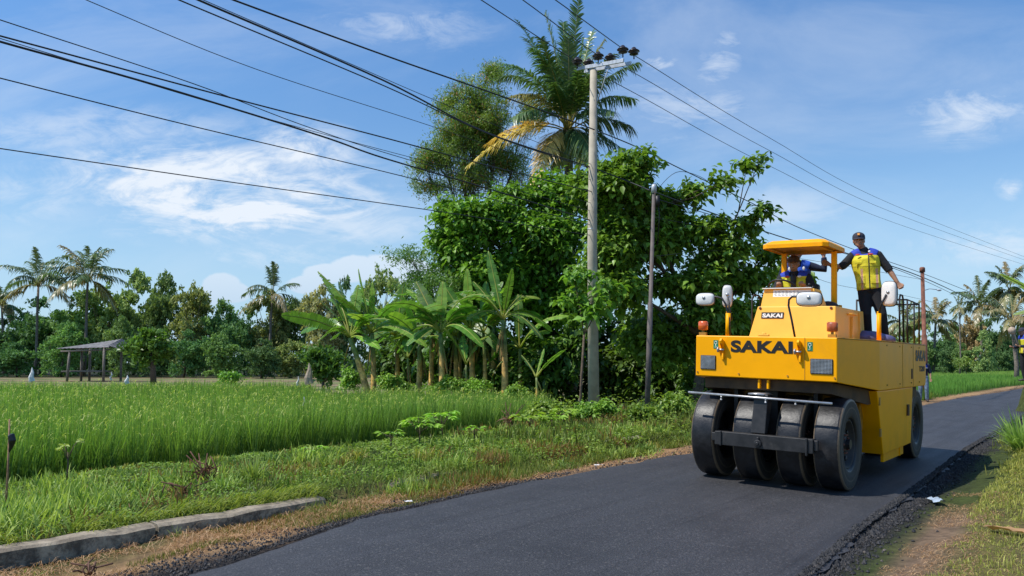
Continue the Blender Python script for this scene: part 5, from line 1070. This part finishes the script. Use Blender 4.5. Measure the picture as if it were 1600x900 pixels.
# wheels
Rt=.543
prof=[(-.120,.29),(-.150,.33),(-.160,.40),(-.156,.46),(-.157,.512),(-.146,.536),(-.120,.5405),(-.06,.5425),(.0,Rt),(.06,.5425),(.120,.5405),(.146,.536),(.157,.512),(.156,.46),(.160,.40),(.150,.33),(.120,.29),(.0,.28)]
def tyre_mat():
    m,nt,out=nmat('tyre_rubber'); b=NB(nt); tc=b.n('ShaderNodeTexCoord').outputs['Object']; s=b.n('ShaderNodeSeparateXYZ'); b.l(tc,s.inputs[0]); x,y,z=s.outputs
    r=b.m('SQRT',b.m('ADD',b.m('MULTIPLY',y,y),b.m('MULTIPLY',z,z))); ax=b.m('ABSOLUTE',x)
    f=b.noise(tc,7,6,.65); f2=b.noise(tc,40,4,.7); f3=b.noise(tc,3,5,.7,.6)
    c=b.mix(b.ramp(f,.35,.7),(.008,.008,.009),(.022,.022,.024))
    c=b.mix(b.m('MULTIPLY',b.ramp(f3,.55,.75),.4),c,(.06,.058,.056))
    sh=b.m('MULTIPLY',b.ramp(b.m('ADD',ax,b.m('MULTIPLY',b.m('SUBTRACT',f2,.5),.02)),.130,.146),b.ramp(r,.495,.52))
    c=b.mix(b.m('MULTIPLY',sh,.75),c,(.20,.145,.09))
    sd=b.m('MULTIPLY',b.ramp(ax,.143,.151),b.m('SUBTRACT',1.0,b.ramp(r,.50,.515)))
    c=b.mix(b.m('MULTIPLY',sd,b.m('ADD',.25,b.m('MULTIPLY',f,.5))),c,(.085,.075,.06))
    ring=b.m('MULTIPLY',sd,b.ramp(b.m('ABSOLUTE',b.m('SUBTRACT',r,.43)),.012,.004)); c=b.mix(b.m('MULTIPLY',ring,.5),c,(.16,.13,.09))
    p=b.n('ShaderNodeBsdfPrincipled'); p.inputs['Specular IOR Level'].default_value=.38; b.l(c,p.inputs['Base Color']); b.l(b.m('ADD',b.m('MULTIPLY',f,.35),b.m('ADD',.24,b.m('MULTIPLY',sd,.35))),p.inputs['Roughness'])
    b.l(b.bump(b.m('ADD',f,b.m('MULTIPLY',f2,.35)),.35,.015),p.inputs['Normal']); b.l(p.outputs[0],out.inputs[0]); return m
M['tyre']=tyre_mat()
def make_wheel(v,u,side,detail=True):
    mb=MB(); mb.lathe(prof,72); t=part(mb,'wheel','tyre'); t.scale=(.94,1,1); t.location=(v,u,Rt+random.uniform(-.002,.002)); t.rotation_euler=(random.random()*6,0,0)
    mb=MB(); s=side
    rp=[(.118*s,.295),(.125*s,.285),(.118*s,.27),(.05*s,.255),(.045*s,.17),(.075*s,.13),(.08*s,.07),(.10*s,.06),(.10*s,.0005),(-.02*s,.0005),(-.02*s,.29)]
    mb.lathe(rp,40); r_=part(mb,'rim','rim',t)
    mb=MB()
    for k in range(8):
        a=k*math.pi/4; mb.ell((.062*s,.212*math.cos(a),.212*math.sin(a)),(.012,.045,.028),10,6,rot=Matrix.Rotation(a+math.pi/2,3,'X'))
    part(mb,'vent_hole','blackplain',r_)  # dark raised ovals stand in for the shade of open holes
    mb=MB()
    for k in range(10):
        a=k*math.pi/5+.2; mb.tube([(.07*s,.11*math.cos(a),.11*math.sin(a)),(.105*s,.11*math.cos(a),.11*math.sin(a))],.012,6)
    part(mb,'wheel_nut','rust',r_)
    return t
for v,u,s in [(-.745,0,-1),(-.205,0,1),(.325,0,1),(.76,0,1)]: make_wheel(v,u,s)
for v,u,s in [(-.745,4.10,-1),(-.25,4.10,1),(.25,4.10,1),(.745,4.10,1)]: make_wheel(v,u,s)
# lumps stuck on the right front tyre are bumps of bitumen
# indicator lamps
for v,u,m_ in [(-.80,-.40,'orange'),(.785,-.36,'darkorange')]:
    mb=MB(); mb.box((v,u,1.815),(.09,.05,.04)); mb.tube([(v,u,1.80),(v,u,1.88)],.018,6); lbk=part(mb,'indicator_lamp','yelldark',smooth=False)
    mb=MB(); mb.tube([(v,u,1.865),(v,u,1.875),(v,u,1.965),(v,u,1.978)],[(.05,.03),(.063,.045),(.063,.045),(.05,.03)],16); part(mb,'lens',m_,lbk)
# mirrors
def mirror(base,arm,c,size,name='wing_mirror',ry=0.,rz=0.,armr=.013,glass=True):
    mb=MB(); mb.tube(arm,armr,8); a=part(mb,name,'blackplain')
    w_,h_=size; mb=MB(); n=20; prof=[]
    def ring(sc,y):
        out=[]
        for k in range(n):
            t=2*math.pi*k/n; cx=abs(math.cos(t))**.55*math.copysign(1,math.cos(t)); cz_=abs(math.sin(t))**.55*math.copysign(1,math.sin(t)); out.append((cx*w_/2*sc,y,cz_*h_/2*sc))
        return out
    R_=Matrix.Rotation(rz,3,'Z')@Matrix.Rotation(ry,3,'Y')
    rs_=[ring(.75,-.035),ring(.93,-.025),ring(1,-.005),ring(1,.012)]
    V=[tuple(R_@Vector(p)+Vector(c)) for r in rs_ for p in r]; V+=[tuple(R_@Vector((0,-.038,0))+Vector(c)),tuple(R_@Vector((0,.012,0))+Vector(c))]
    q=[[i*n+k,i*n+(k+1)%n,(i+1)*n+(k+1)%n,(i+1)*n+k] for i in range(3) for k in range(n)]; t=[[4*n,(k+1)%n,k] for k in range(n)]+[[4*n+1,3*n+k,3*n+(k+1)%n] for k in range(n)]
    mb.add(V,q,t); part(mb,'mirror_shell','white',a)
    mb=MB(); rm_=ring(1.02,.010); rm2=rm_+[rm_[0],rm_[1]]; mb.tube([tuple(R_@Vector(p)+Vector(c)) for p in rm2],.007,5); part(mb,'mirror_rim','blackplain',a)
    mb=MB(); g=ring(.95,.016); V=[tuple(R_@Vector(p)+Vector(c)) for p in g]+[tuple(R_@Vector((0,.016,0))+Vector(c))]; mb.add(V,None,[[n,(k+1)%n,k] for k in range(n)]); part(mb,'mirror_glass','mirror',a,smooth=False)
    mb=MB(); mb.tube([tuple(R_@Vector((.0,-.045,.02))+Vector(c)),tuple(R_@Vector((0.,-.03,.02))+Vector(c))],.022,8); part(mb,'mirror_clamp','steel',a)
    return a
mirror(0,[(-.425,-.43,1.79),(-.44,-.43,2.0),(-.485,-.44,2.19),(-.53,-.45,2.265),(-.60,-.45,2.285),(-.72,-.47,2.285)],(-.755,-.45,2.255),(.255,.155),rz=-.1)
mirror(0,[(-.46,-.30,2.0),(-.50,-.28,2.15),(-.53,-.26,2.30)],(-.545,-.24,2.305),(.125,.285),rz=.35)
mirror(0,[(.375,-.43,1.79),(.335,-.43,2.0),(.30,-.44,2.17),(.305,-.44,2.24),(.345,-.45,2.275),(.50,-.47,2.275)],(.545,-.45,2.245),(.285,.165),rz=.1)
mirror(0,[(.90,1.46,2.15),(.93,1.44,2.28),(1.0,1.42,2.42)],(1.03,1.46,2.43),(.205,.33),rz=-.25)
for v,u,z in [(-.46,-.42,2.08),(.90,1.46,2.17)]:
    mb=MB(); mb.tube([(v,u,1.79),(v,u,z)],.030,12); mb.tube([(v,u,z),(v-.02,u,z+.02)],.012,6); part(mb,'mirror_post','yellow')
# canopy
cp=empty('canopy',(0,0,0),0); cp.parent=rr
mb=MB(); v0,v1,u0,u1=-.615,.305,1.19,2.16
c4=.07
def octo(d,z): 
    a,b_,c,e=v0+d,v1-d,u0+d,u1-d; k=c4
    return [(a+k,c,z),(b_-k,c,z),(b_,c+k,z),(b_,e-k,z),(b_-k,e,z),(a+k,e,z),(a,e-k,z),(a,c+k,z)]
rings=[octo(0,3.085),octo(0,3.145),octo(.075,3.195),octo(.3,3.205)]; V=[p for r in rings for p in r]; q=[[i*8+k,i*8+(k+1)%8,(i+1)*8+(k+1)%8,(i+1)*8+k] for i in range(3) for k in range(8)]
V+=[((v0+v1)/2,(u0+u1)/2,3.207)]; mb.add(V,q,[[24+k,24+(k+1)%8,32] for k in range(8)]); o=part(mb,'roof','yellow',cp,smooth=False,bevel=.01)
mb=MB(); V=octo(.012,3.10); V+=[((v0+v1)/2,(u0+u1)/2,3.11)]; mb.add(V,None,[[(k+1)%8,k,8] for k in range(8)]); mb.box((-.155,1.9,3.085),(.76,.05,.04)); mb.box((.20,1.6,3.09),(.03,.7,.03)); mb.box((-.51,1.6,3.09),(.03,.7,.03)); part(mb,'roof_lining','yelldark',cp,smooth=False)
for v in (-.51,.205):
    mb=MB(); mb.box((v,1.9,2.66),(.075,.055,.86)); mb.box((v+.03,1.9,2.26),(.14,.09,.10)); part(mb,'canopy_post','yellow',cp,smooth=False,bevel=.006)
# cab bits
mb=MB(); k=np.linspace(0,2*math.pi,25); cw=Vector((-.36,1.36,2.53)); Rw=Matrix.Rotation(R(-32),3,'X'); mb.tube([cw+Rw@Vector((.19*math.cos(a),.19*math.sin(a),0)) for a in k],.014,8,cap=False); mb.tube([cw+Rw@Vector((-.18,0,0)),cw+Rw@Vector((.18,0,0))],.01,6); mb.tube([cw,(-.36,1.16,2.3)],.02,8); part(mb,'steering_wheel','blackplain')
mb=MB(); mb.box((-.33,1.95,2.16),(.50,.48,.12)); mb.box((-.33,2.22,2.42),(.48,.12,.45)); mb.box((-.33,2.0,1.95),(.3,.3,.35)); part(mb,'seat','seatm',smooth=False,bevel=.03)
mb=MB(); mb.ell((.16,1.75,2.24),(.17,.16,.12),12,8); mb.ell((.0,1.7,2.22),(.10,.1,.07),10,6); part(mb,'air_cleaner','seatm')
mb=MB()
for v,h_ in ((.03,2.56),(.08,2.52)): mb.tube([(v,1.3,2.2),(v,1.3,h_)],.01,6); mb.ell((v,1.3,h_),(.02,.02,.025),8,6)
part(mb,'control_lever','blackplain')
# rails
for pts in ([(-.80,1.35,1.79),(-.80,1.35,2.38),(-.80,1.42,2.44),(-.80,1.62,2.44),(-.80,1.68,2.38),(-.80,1.68,1.79)],
            [(.93,2.62,1.79),(.93,2.62,2.44),(.93,2.68,2.50),(.93,2.82,2.50),(.93,2.88,2.44),(.93,2.88,1.79)],
            [(.93,3.18,1.79),(.93,3.18,2.46),(.93,4.10,2.44),(.93,4.10,1.79)],[(.93,3.18,2.46),(.2,3.2,2.46),(.2,4.1,2.44),(.93,4.10,2.44)],[(.2,3.2,2.46),(.2,3.2,1.79)],[(-.9,3.2,1.79),(-.9,3.2,2.3),(-.9,4.0,2.3),(-.9,4.0,1.79)]):
    mb=MB(); mb.tube(pts,.013,8); part(mb,'hand_rail','rim')
mb=MB(); mb.tube([(.94,3.64,1.79),(.94,3.64,2.45)],.012,8); part(mb,'hand_rail','black')
tp=MB(); tp.ell((0,0,0),(.26,.26,.10),16,10); tp.ell((.2,.12,-.02),(.16,.2,.08),14,8); o=tp.build('tarp_bundle',M['tarp']); o.location=RM@Vector((.62,2.05,1.85)); o.rotation_euler=(0,.036,-TH)
d_=o.modifiers.new('d','DISPLACE'); tx=bpy.data.textures.new('folds','CLOUDS'); tx.noise_scale=.12; d_.texture=tx; d_.strength=.05; tag(o,'folded violet blue cloth bundle lying on the roller deck by the standing man','bundle')
# ------------------------------------------------------------------ people
def V3(*a): return Vector(a)
def person(loc,rz,J,label,mats,scale=1.,cap='cap',vest=None,long_sleeve=False,hipw=.16,group=None,voxel=.009,hair=True,head_rz=0.,lean_x=0.,grip=(),strip=None):
    """J: joint positions in the local frame, facing -Y, x to the viewer's right"""
    e=empty('person',loc,rz,label,'person',group); e.scale=(scale,)*3
    j={k:Vector(v) for k,v in J.items()}
    def tor(off,z0=0.,top=True,full=True):
        p,c,n=j['pelvis'],j['chest'],j['neck']; up=(n-p)
        P=[p+up*t for t in (-.10,.0,.18,.38,.58,.78,.90,.97)]
        W=[.125,.150,.140,.145,.162,.172,.140,.075]; D=[.085,.105,.100,.105,.115,.112,.088,.062]
        mid=c-(p+up*.6); P=[q+mid*max(0,1-abs(t-.6)*1.8) for q,t in zip(P,(-.10,.0,.18,.38,.58,.78,.90,.97))]
        return P,[(a+off,b+off) for a,b in zip(W,D)]
    def rem(mb,name,mat,vox,par=e):
        o=mb.build(name,mat,par); r=o.modifiers.new('r','REMESH'); r.mode='VOXEL'; r.voxel_size=vox; r.use_smooth_shade=True
        s=o.modifiers.new('s','SMOOTH'); s.iterations=2; s.factor=.5; return o
    B=MB(); P,Rr=tor(-.008); B.tube(P,Rr,20,ref=(1,0,0))
    h=j['head']; n=j['neck']; Rz=Matrix.Rotation(head_rz,3,'Z')
    B.tube([n-(h-n)*.4,n+(h-n)*.2,h+Vector((0,.01,-.02))],[.062,.053,.05],12)
    hp=lambda x,y,z: h+Rz@Vector((x,y,z))
    B.ell(hp(0,.008,.02),(.076,.096,.105),20,14); B.ell(hp(0,-.030,-.045),(.056,.060,.065),16,10); B.ell(hp(0,-.065,-.085),(.026,.022,.02),10,6)
    B.tube([hp(0,-.085,.015),hp(0,-.104,-.018),hp(0,-.112,-.030)],[.010,.015,.016],8); B.ell(hp(0,-.103,-.032),(.020,.014,.011),10,6)
    B.ell(hp(0,-.084,.022),(.050,.016,.012),10,6); B.ell(hp(0,-.090,-.063),(.026,.012,.008),10,6); B.ell(hp(0,-.088,-.073),(.022,.012,.008),10,6)
    for s in (-1,1): B.ell(hp(.076*s,.012,-.005),(.010,.020,.032),8,6); B.ell(hp(.045*s,-.060,-.025),(.020,.02,.016),8,6)
    for s in 'LR':
        sh,el,wr,hd=j['sh'+s],j['el'+s],j['wr'+s],j['hd'+s]
        B.tube([sh.lerp(n,.35),sh,sh.lerp(el,.35),el,el.lerp(wr,.3),wr],[.055,.056,.047,.038,.040,.026],14)
        hdir=(hd-wr).normalized(); side=hdir.cross(Vector((0,-1,0)) if abs(hdir.y)<.8 else Vector((0,0,1))).normalized(); nrm=side.cross(hdir)
        L=.175; pc=wr+hdir*.05
        B.tube([wr,wr+hdir*.03,wr+hdir*.085],[(.026,.020),(.038,.017),(.041,.015)],10,ref=tuple(side))
        curl=1.6 if s in grip else .7
        for i,(o_,l_) in enumerate(((-.030,.062),(-.010,.074),(.010,.070),(.029,.056))):
            f0=wr+hdir*.08+side*o_; d1=(hdir*math.cos(curl*.35)+nrm*math.sin(curl*.35)); d2=(hdir*math.cos(curl)+nrm*math.sin(curl)); d3=(hdir*math.cos(curl*1.6)+nrm*math.sin(curl*1.6))
            B.tube([f0,f0+d1*l_*.45,f0+d1*l_*.45+d2*l_*.35,f0+d1*l_*.45+d2*l_*.35+d3*l_*.25],[.0095,.009,.0085,.0075],8)
        t0=wr+hdir*.03-side*.028; B.tube([t0,t0+hdir*.03-side*.02+nrm*.01,t0+hdir*.058-side*.018+nrm*.024],[.012,.011,.009],8)
    for s in 'LR':
        hi,kn,an=j['hi'+s],j['kn'+s],j['an'+s]
        B.tube([hi+Vector((0,0,.04)),hi.lerp(kn,.4),kn,kn.lerp(an,.3),an],[.078,.068,.050,.048,.034],14)
        to=j['to'+s]; B.tube([an+Vector((0,.035,-.03)),an.lerp(to,.45)+Vector((0,0,-.02)),to],[(.032,.028),(.042,.025),(.034,.018)],10,ref=(1,0,0))
    rem(B,'body',mats['skin'],voxel)
    # eyes, brows
    E_=MB()
    for s in (-1,1): E_.ell(hp(.030*s,-.090,.004),(.011,.006,.005),8,6); E_.tube([hp(.048*s,-.086,.022),hp(.032*s,-.098,.028),hp(.015*s,-.098,.024)],.004,5)
    E_.tube([hp(-.020,-.1005,-.067),hp(0,-.1045,-.066),hp(.020,-.1005,-.067)],.0025,5); E_.build('facial_features',mats['hair'],e)
    H_=MB(); H_.ell(hp(0,.028,.035),(.083,.090,.090),18,12); H_.ell(hp(0,.055,-.02),(.072,.055,.06),14,8); H_.build('hair',mats['hair'],e)
    # shirt
    S=MB(); P,Rr=tor(.010); S.tube(P,Rr,20,ref=(1,0,0)); S.tube([n-(h-n)*.1,n+(h-n)*.26],[.078,.062],14)
    for s in 'LR':
        sh,el,wr=j['sh'+s],j['el'+s],j['wr'+s]; end=wr if long_sleeve else el.lerp(wr,.10)
        if long_sleeve: S.tube([sh.lerp(n,.4),sh,sh.lerp(el,.4),el,el.lerp(wr,.5),el.lerp(wr,.93)],[.068,.072,.062,.055,.050,.040],14)
        else: S.tube([sh.lerp(n,.4),sh,sh.lerp(el,.4),sh.lerp(el,.85),end],[.068,.072,.064,.062,.056],14)
    rem(S,'shirt',mats['shirt'],.011)
    T=MB(); P,Rr=tor(.022); T.tube([P[0],P[1],P[1].lerp(P[2],.6)],[Rr[0],Rr[1],Rr[2]],20,ref=(1,0,0))
    for s in 'LR':
        hi,kn,an=j['hi'+s],j['kn'+s],j['an'+s]; T.tube([hi+Vector((0,0,.06)),hi.lerp(kn,.35),kn,kn.lerp(an,.4),an+Vector((0,0,.0))],[.098,.090,.072,.066,.060],16)
    rem(T,'trousers',mats['trousers'],.012)
    for s in 'LR':
        an,to=j['an'+s],j['to'+s]; K=MB(); K.tube([an+Vector((0,.055,-.035)),an+Vector((0,.02,-.03)),an.lerp(to,.55)+Vector((0,0,-.005)),to+Vector((0,-.02,0))],[(.036,.034),(.044,.042),(.048,.032),(.036,.020)],12,ref=(1,0,0)); K.build('shoe',mats['shoe'],e)
    if vest:
        W=MB(); P,Rr=tor(.030); P2=P[1:7]; W.tube([P[1].lerp(P[0],.35)]+P2,[(Rr[1][0]-.012,Rr[1][1]-.006)]+[(a-.006+.014*i/5,b+.004+.006*math.sin(i*2.1)) for i,(a,b) in enumerate(Rr[1:7])],24,ref=(1,0,0))
        for s in 'LR': sh=j['sh'+s]; W.tube([n.lerp(sh,.30)+Vector((0,0,-.015)),n.lerp(sh,.65)+Vector((0,0,-.008)),n.lerp(sh,.92)+Vector((0,0,-.012))],[(.088,.088),(.090,.088),(.086,.086)],14)
        vo=rem(W,'vest',mats[vest],.011)
        if strip:
            for dx,dz,mt,sz in strip:
                q=n+(j['pelvis']-n)*dz; Q=MB(); Q.ell((q.x+dx,q.y-.155-(.01 if dz>.3 else 0),q.z),sz,8,6); Q.build('badge',M[mt],vo,smooth=True)
    C=MB()
    if cap:
        th=np.linspace(0,math.pi/2,7); ph=np.arange(24)*2*math.pi/24
        V=[tuple(hp(.089*math.cos(p)*math.cos(t),.014+.106*math.sin(p)*math.cos(t),.052+.078*math.sin(t)**.9)) for t in th[:-1] for p in ph]+[tuple(hp(0,.014,.131))]
        V=[tuple(hp(.089*math.cos(p),.014+.106*math.sin(p),.025)) for p in ph]+V
        q=[[i*24+k,i*24+(k+1)%24,(i+1)*24+(k+1)%24,(i+1)*24+k] for i in range(6) for k in range(24)]; t=[[6*24+k,6*24+(k+1)%24,7*24] for k in range(24)]
        C.add(V,q,t); co_=C.build('cap',mats[cap],e)
        Br=MB(); V=[];m_=12
        for r in (0,1):
            for i in range(m_+1):
                a=math.pi*(1.08+ .84*i/m_); V.append(tuple(hp(.086*math.cos(a),.014+.103*math.sin(a)-r*.070*math.sin((a-math.pi))**.8 if False else .014+.103*math.sin(a)-r*.07*max(0.05,abs(math.sin(a))),.034-r*.020)))
        nn=len(V); V+=[(x,y,z-.006) for x,y,z in V]
        q=[[i,i+1,m_+1+i+1,m_+1+i] for i in range(m_)]; q+=[[nn+a for a in reversed(f)] for f in q]; q+=[[m_+1+i,m_+1+i+1,nn+m_+1+i+1,nn+m_+1+i] for i in range(m_)]
        Br.add(V,q); Br.build('brim',mats[cap],co_)
    return e
def mats(**k):
    d=dict(skin=M['skin'],hair=M['hair'],shirt=M['shirt'],trousers=M['trouser'],shoe=M['shoe'],cap=M['cap'],vest=M['vest']); d.update(k); return d
# man standing on the roller deck
sw=RM@Vector((.60,2.42,1.80)); kx=.00946
def L(px,py,y=0.,cx=1361): return ((px-cx)*kx,y,(YH-py)*kx+1.485-sw.z)
J=dict(pelvis=L(1360,452),chest=L(1357,418,-.01),neck=L(1354,393),head=L(1348,377,-.02),
 shR=L(1338,401,-.02),elR=L(1321,418,-.06),wrR=L(1304,413,-.08),hdR=L(1295,407,-.09),
 shL=L(1374,401,0),elL=L(1389,424,.02),wrL=L(1400,445,-.03),hdL=L(1404,453,-.05),
 hiR=L(1353,458),knR=L(1354,493,-.08),anR=(-.05,.03,.09),toR=(-.06,-.16,.03),
 hiL=L(1368,458),knL=L(1376,493,-.06),anL=(.17,.02,.09),toL=(.20,-.17,.03))
man=person(tuple(sw),-math.atan2(sw.x,sw.y),J,'man in dark cap and bright yellow vest standing on the deck, holding the canopy post',mats(),vest='vest',grip='LR',head_rz=.1,
  strip=[(-.085,.13,'patch',(.035,.010,.014)),(.085,.13,'patch',(.040,.010,.016)),(.075,.06,'whitemark',(.018,.010,.018))])
mb=MB(); q_=Vector(J['neck']).lerp(Vector(J['pelvis']),.34); q2=Vector(J['neck']).lerp(Vector(J['pelvis']),.78)
for dx in (-.095,.095):
    mb=MB(); mb.box((q_.x+dx,q_.y-.150,q_.z),(.10,.012,.035)); mb.build('pocket_flap',M['vest'],man,smooth=False,bevel=.004)
    mb=MB(); mb.box((q2.x+dx,q2.y-.137,q2.z),(.11,.014,.12)); mb.build('pocket',M['vest'],man,smooth=False,bevel=.004)
h=Vector(J['head']); mb=MB(); mb.box(h+Vector((0,-.092,.085)),(.032,.012,.032),rot=Matrix.Rotation(-.35,3,'X')); mb.build('cap_badge',M['badge'],man,smooth=False)
mb=MB(); w1=Vector(J['wrR']).lerp(Vector(J['elR']),.12); w2=Vector(J['wrR']).lerp(Vector(J['elR']),.26); mb.tube([w1,w2],.038,12); mb.build('wrist_watch',M['blackplain'],man)
mb=MB(); a=Vector(J['elR']); mb.tube([a+Vector((-.03,.0,.0)),a+Vector((-.055,.0,-.05)),a+Vector((-.12,0,-.14))],[.012,.013,.009],6); mb.build('strap',M['blackplain'],man)
# driver
so_=RM@Vector((-.33,1.90,1.80)); rzm=-TH
J=dict(pelvis=(0,.02,.46),chest=(0,.03,.78),neck=(0,.0,.985),head=(0,-.03,1.125),
 shR=(-.185,.0,.915),elR=(-.27,-.13,.70),wrR=(-.19,-.38,.755),hdR=(-.17,-.46,.77),shL=(.185,0,.915),elL=(.275,-.10,.70),wrL=(.16,-.36,.755),hdL=(.13,-.45,.77),
 hiR=(-.10,-.02,.45),knR=(-.15,-.42,.42),anR=(-.14,-.50,.10),toR=(-.14,-.68,.04),hiL=(.10,-.02,.45),knL=(.15,-.42,.42),anL=(.14,-.50,.10),toL=(.14,-.68,.04))
person(tuple(so_),-math.atan2(so_.x,so_.y)-.1,J,'driver in brown cap and yellow vest seated behind the steering wheel under the canopy',mats(cap=M['capbrown'],vest=M['vestsit']),vest='vest',grip='LR',
  strip=[(-.085,.12,'patch',(.035,.010,.016)),(.085,.12,'whitemark',(.030,.010,.016)),(0,.45,'shirt' if False else 'decal',(.04,.03,.16)),(0,.2,'decal',(.045,.03,.09))])
# man behind
sb_=RM@Vector((-.50,2.62,1.80))
J=dict(pelvis=(0,.06,.74),chest=(0,.03,1.02),neck=(-.01,-.04,1.215),head=(-.01,-.07,1.35),
 shR=(-.185,-.02,1.15),elR=(-.27,.05,.93),wrR=(-.25,-.12,.75),hdR=(-.25,-.18,.70),shL=(.185,-.02,1.155),elL=(.40,-.02,1.10),wrL=(.39,-.05,1.30),hdL=(.385,-.06,1.37),
 hiR=(-.09,.06,.72),knR=(-.11,-.06,.40),anR=(-.12,.06,.09),toR=(-.14,-.11,.03),hiL=(.09,.06,.72),knL=(.11,-.06,.40),anL=(.12,.06,.09),toL=(.14,-.11,.03))
person(tuple(sb_),-math.atan2(sb_.x,sb_.y),J,'man in bright blue vest behind the driver, one arm raised to the canopy',mats(shirt=M['navy'],vest=M['vestblue'],cap=M['cap']),vest='vest',long_sleeve=True,grip='L',cap=None,
  strip=[(-.11,.22,'whitemark',(.02,.006,.03)),(.10,.22,'whitemark',(.02,.006,.03))])
# man on the road shoulder beyond
def standing(arm=.05): return dict(pelvis=(0,0,.90),chest=(0,.01,1.20),neck=(0,0,1.41),head=(0,-.02,1.53),shR=(-.185,0,1.34),elR=(-.24,.03,1.07),wrR=(-.25,-.06,.86),hdR=(-.25,-.08,.77),shL=(.185,0,1.34),elL=(.25,.03,1.07),wrL=(.24,-.07,.86),hdL=(.235,-.09,.77),
 hiR=(-.09,0,.88),knR=(-.11,-.03,.48),anR=(-.13,.03,.08),toR=(-.16,-.14,.03),hiL=(.09,0,.88),knL=(.10,-.04,.48),anL=(.10,.02,.08),toL=(.11,-.15,.03))
f=at(1444,628,31.0); f.z=G(f.x,f.y)
fm=person(tuple(f),-.35,standing(),'man in tan cap, dark shirt and jeans standing beside the rusty pole',mats(shirt=M['navy'],trousers=M['jeans'],cap=M['captan'],vest=M['blue']),scale=1.02,voxel=.014)
mb=MB(); mb.tube([(0,0,1.24),(0,0,1.30),(0,0,1.37)],[(.185,.135),(.185,.135),(.15,.11)],20,ref=(1,0,0)); mb.build('shoulder_yoke',M['blue'],fm)
mb=MB(); mb.tube([(0,0,1.235),(0,0,1.255)],[(.188,.139)]*2,20,ref=(1,0,0)); mb.build('reflective_stripe',M['whitemark'],fm)
# man at the right edge, standing on a grassy mound
md=at(1606,596,25.5); 
mb=MB(); n=24; V=[(0,0,0)]; 
rings=[(.30,0),(.42,-.25),(.55,-.75),(.75,-1.2)]
for r,z in rings:
    for k in range(n): a=2*math.pi*k/n; V.append((r*math.cos(a)*(1+.1*math.sin(3*a)),r*math.sin(a)*(1+.1*math.cos(2*a)),z))
t=[[0,1+k,1+(k+1)%n] for k in range(n)]; q=[[1+i*n+k,1+(i+1)*n+k,1+(i+1)*n+(k+1)%n,1+i*n+(k+1)%n] for i in range(3) for k in range(n)]
mb.add(V,q,t,c=(.07,.09,.03)); o=mb.build('embankment',M['ground']); o.location=(md.x+.36,md.y,md.z); tag(o,kind='structure')
J=dict(pelvis=(0,0,.86),chest=(0,.01,1.16),neck=(0,-.02,1.37),head=(0,-.06,1.49),shR=(-.185,0,1.30),elR=(-.22,-.05,1.04),wrR=(-.16,-.27,1.02),hdR=(-.14,-.35,1.03),shL=(.185,0,1.30),elL=(.22,-.02,1.04),wrL=(.14,-.25,1.05),hdL=(.10,-.33,1.07),
 hiR=(-.09,0,.84),knR=(-.11,-.03,.46),anR=(-.12,.03,.08),toR=(-.13,-.14,.03),hiL=(.09,0,.84),knL=(.10,.0,.46),anL=(.10,.06,.08),toL=(.11,-.11,.03))
rp_=md.copy(); rp_.x-=.03
rm_=person(tuple(rp_),R(-90),J,'man in black cap and yellow vest turned sideways at the right edge of the picture',mats(shirt=M['navy']),scale=1.04,voxel=.014,vest='vest',long_sleeve=True,grip='LR')
st=MB(); a=at(1591,541,25.5)-md; b_=at(1584,519,25.5)-md; st.tube([a,b_],.02,6); st.ell(b_+Vector((-.05,0,.05)),(.13,.1,.12),8,6); 
so2=st.build('broom',M['ragbeige'],None); so2.location=md; tag(so2,'pale yellow broom held up by the man at the right edge','broom')
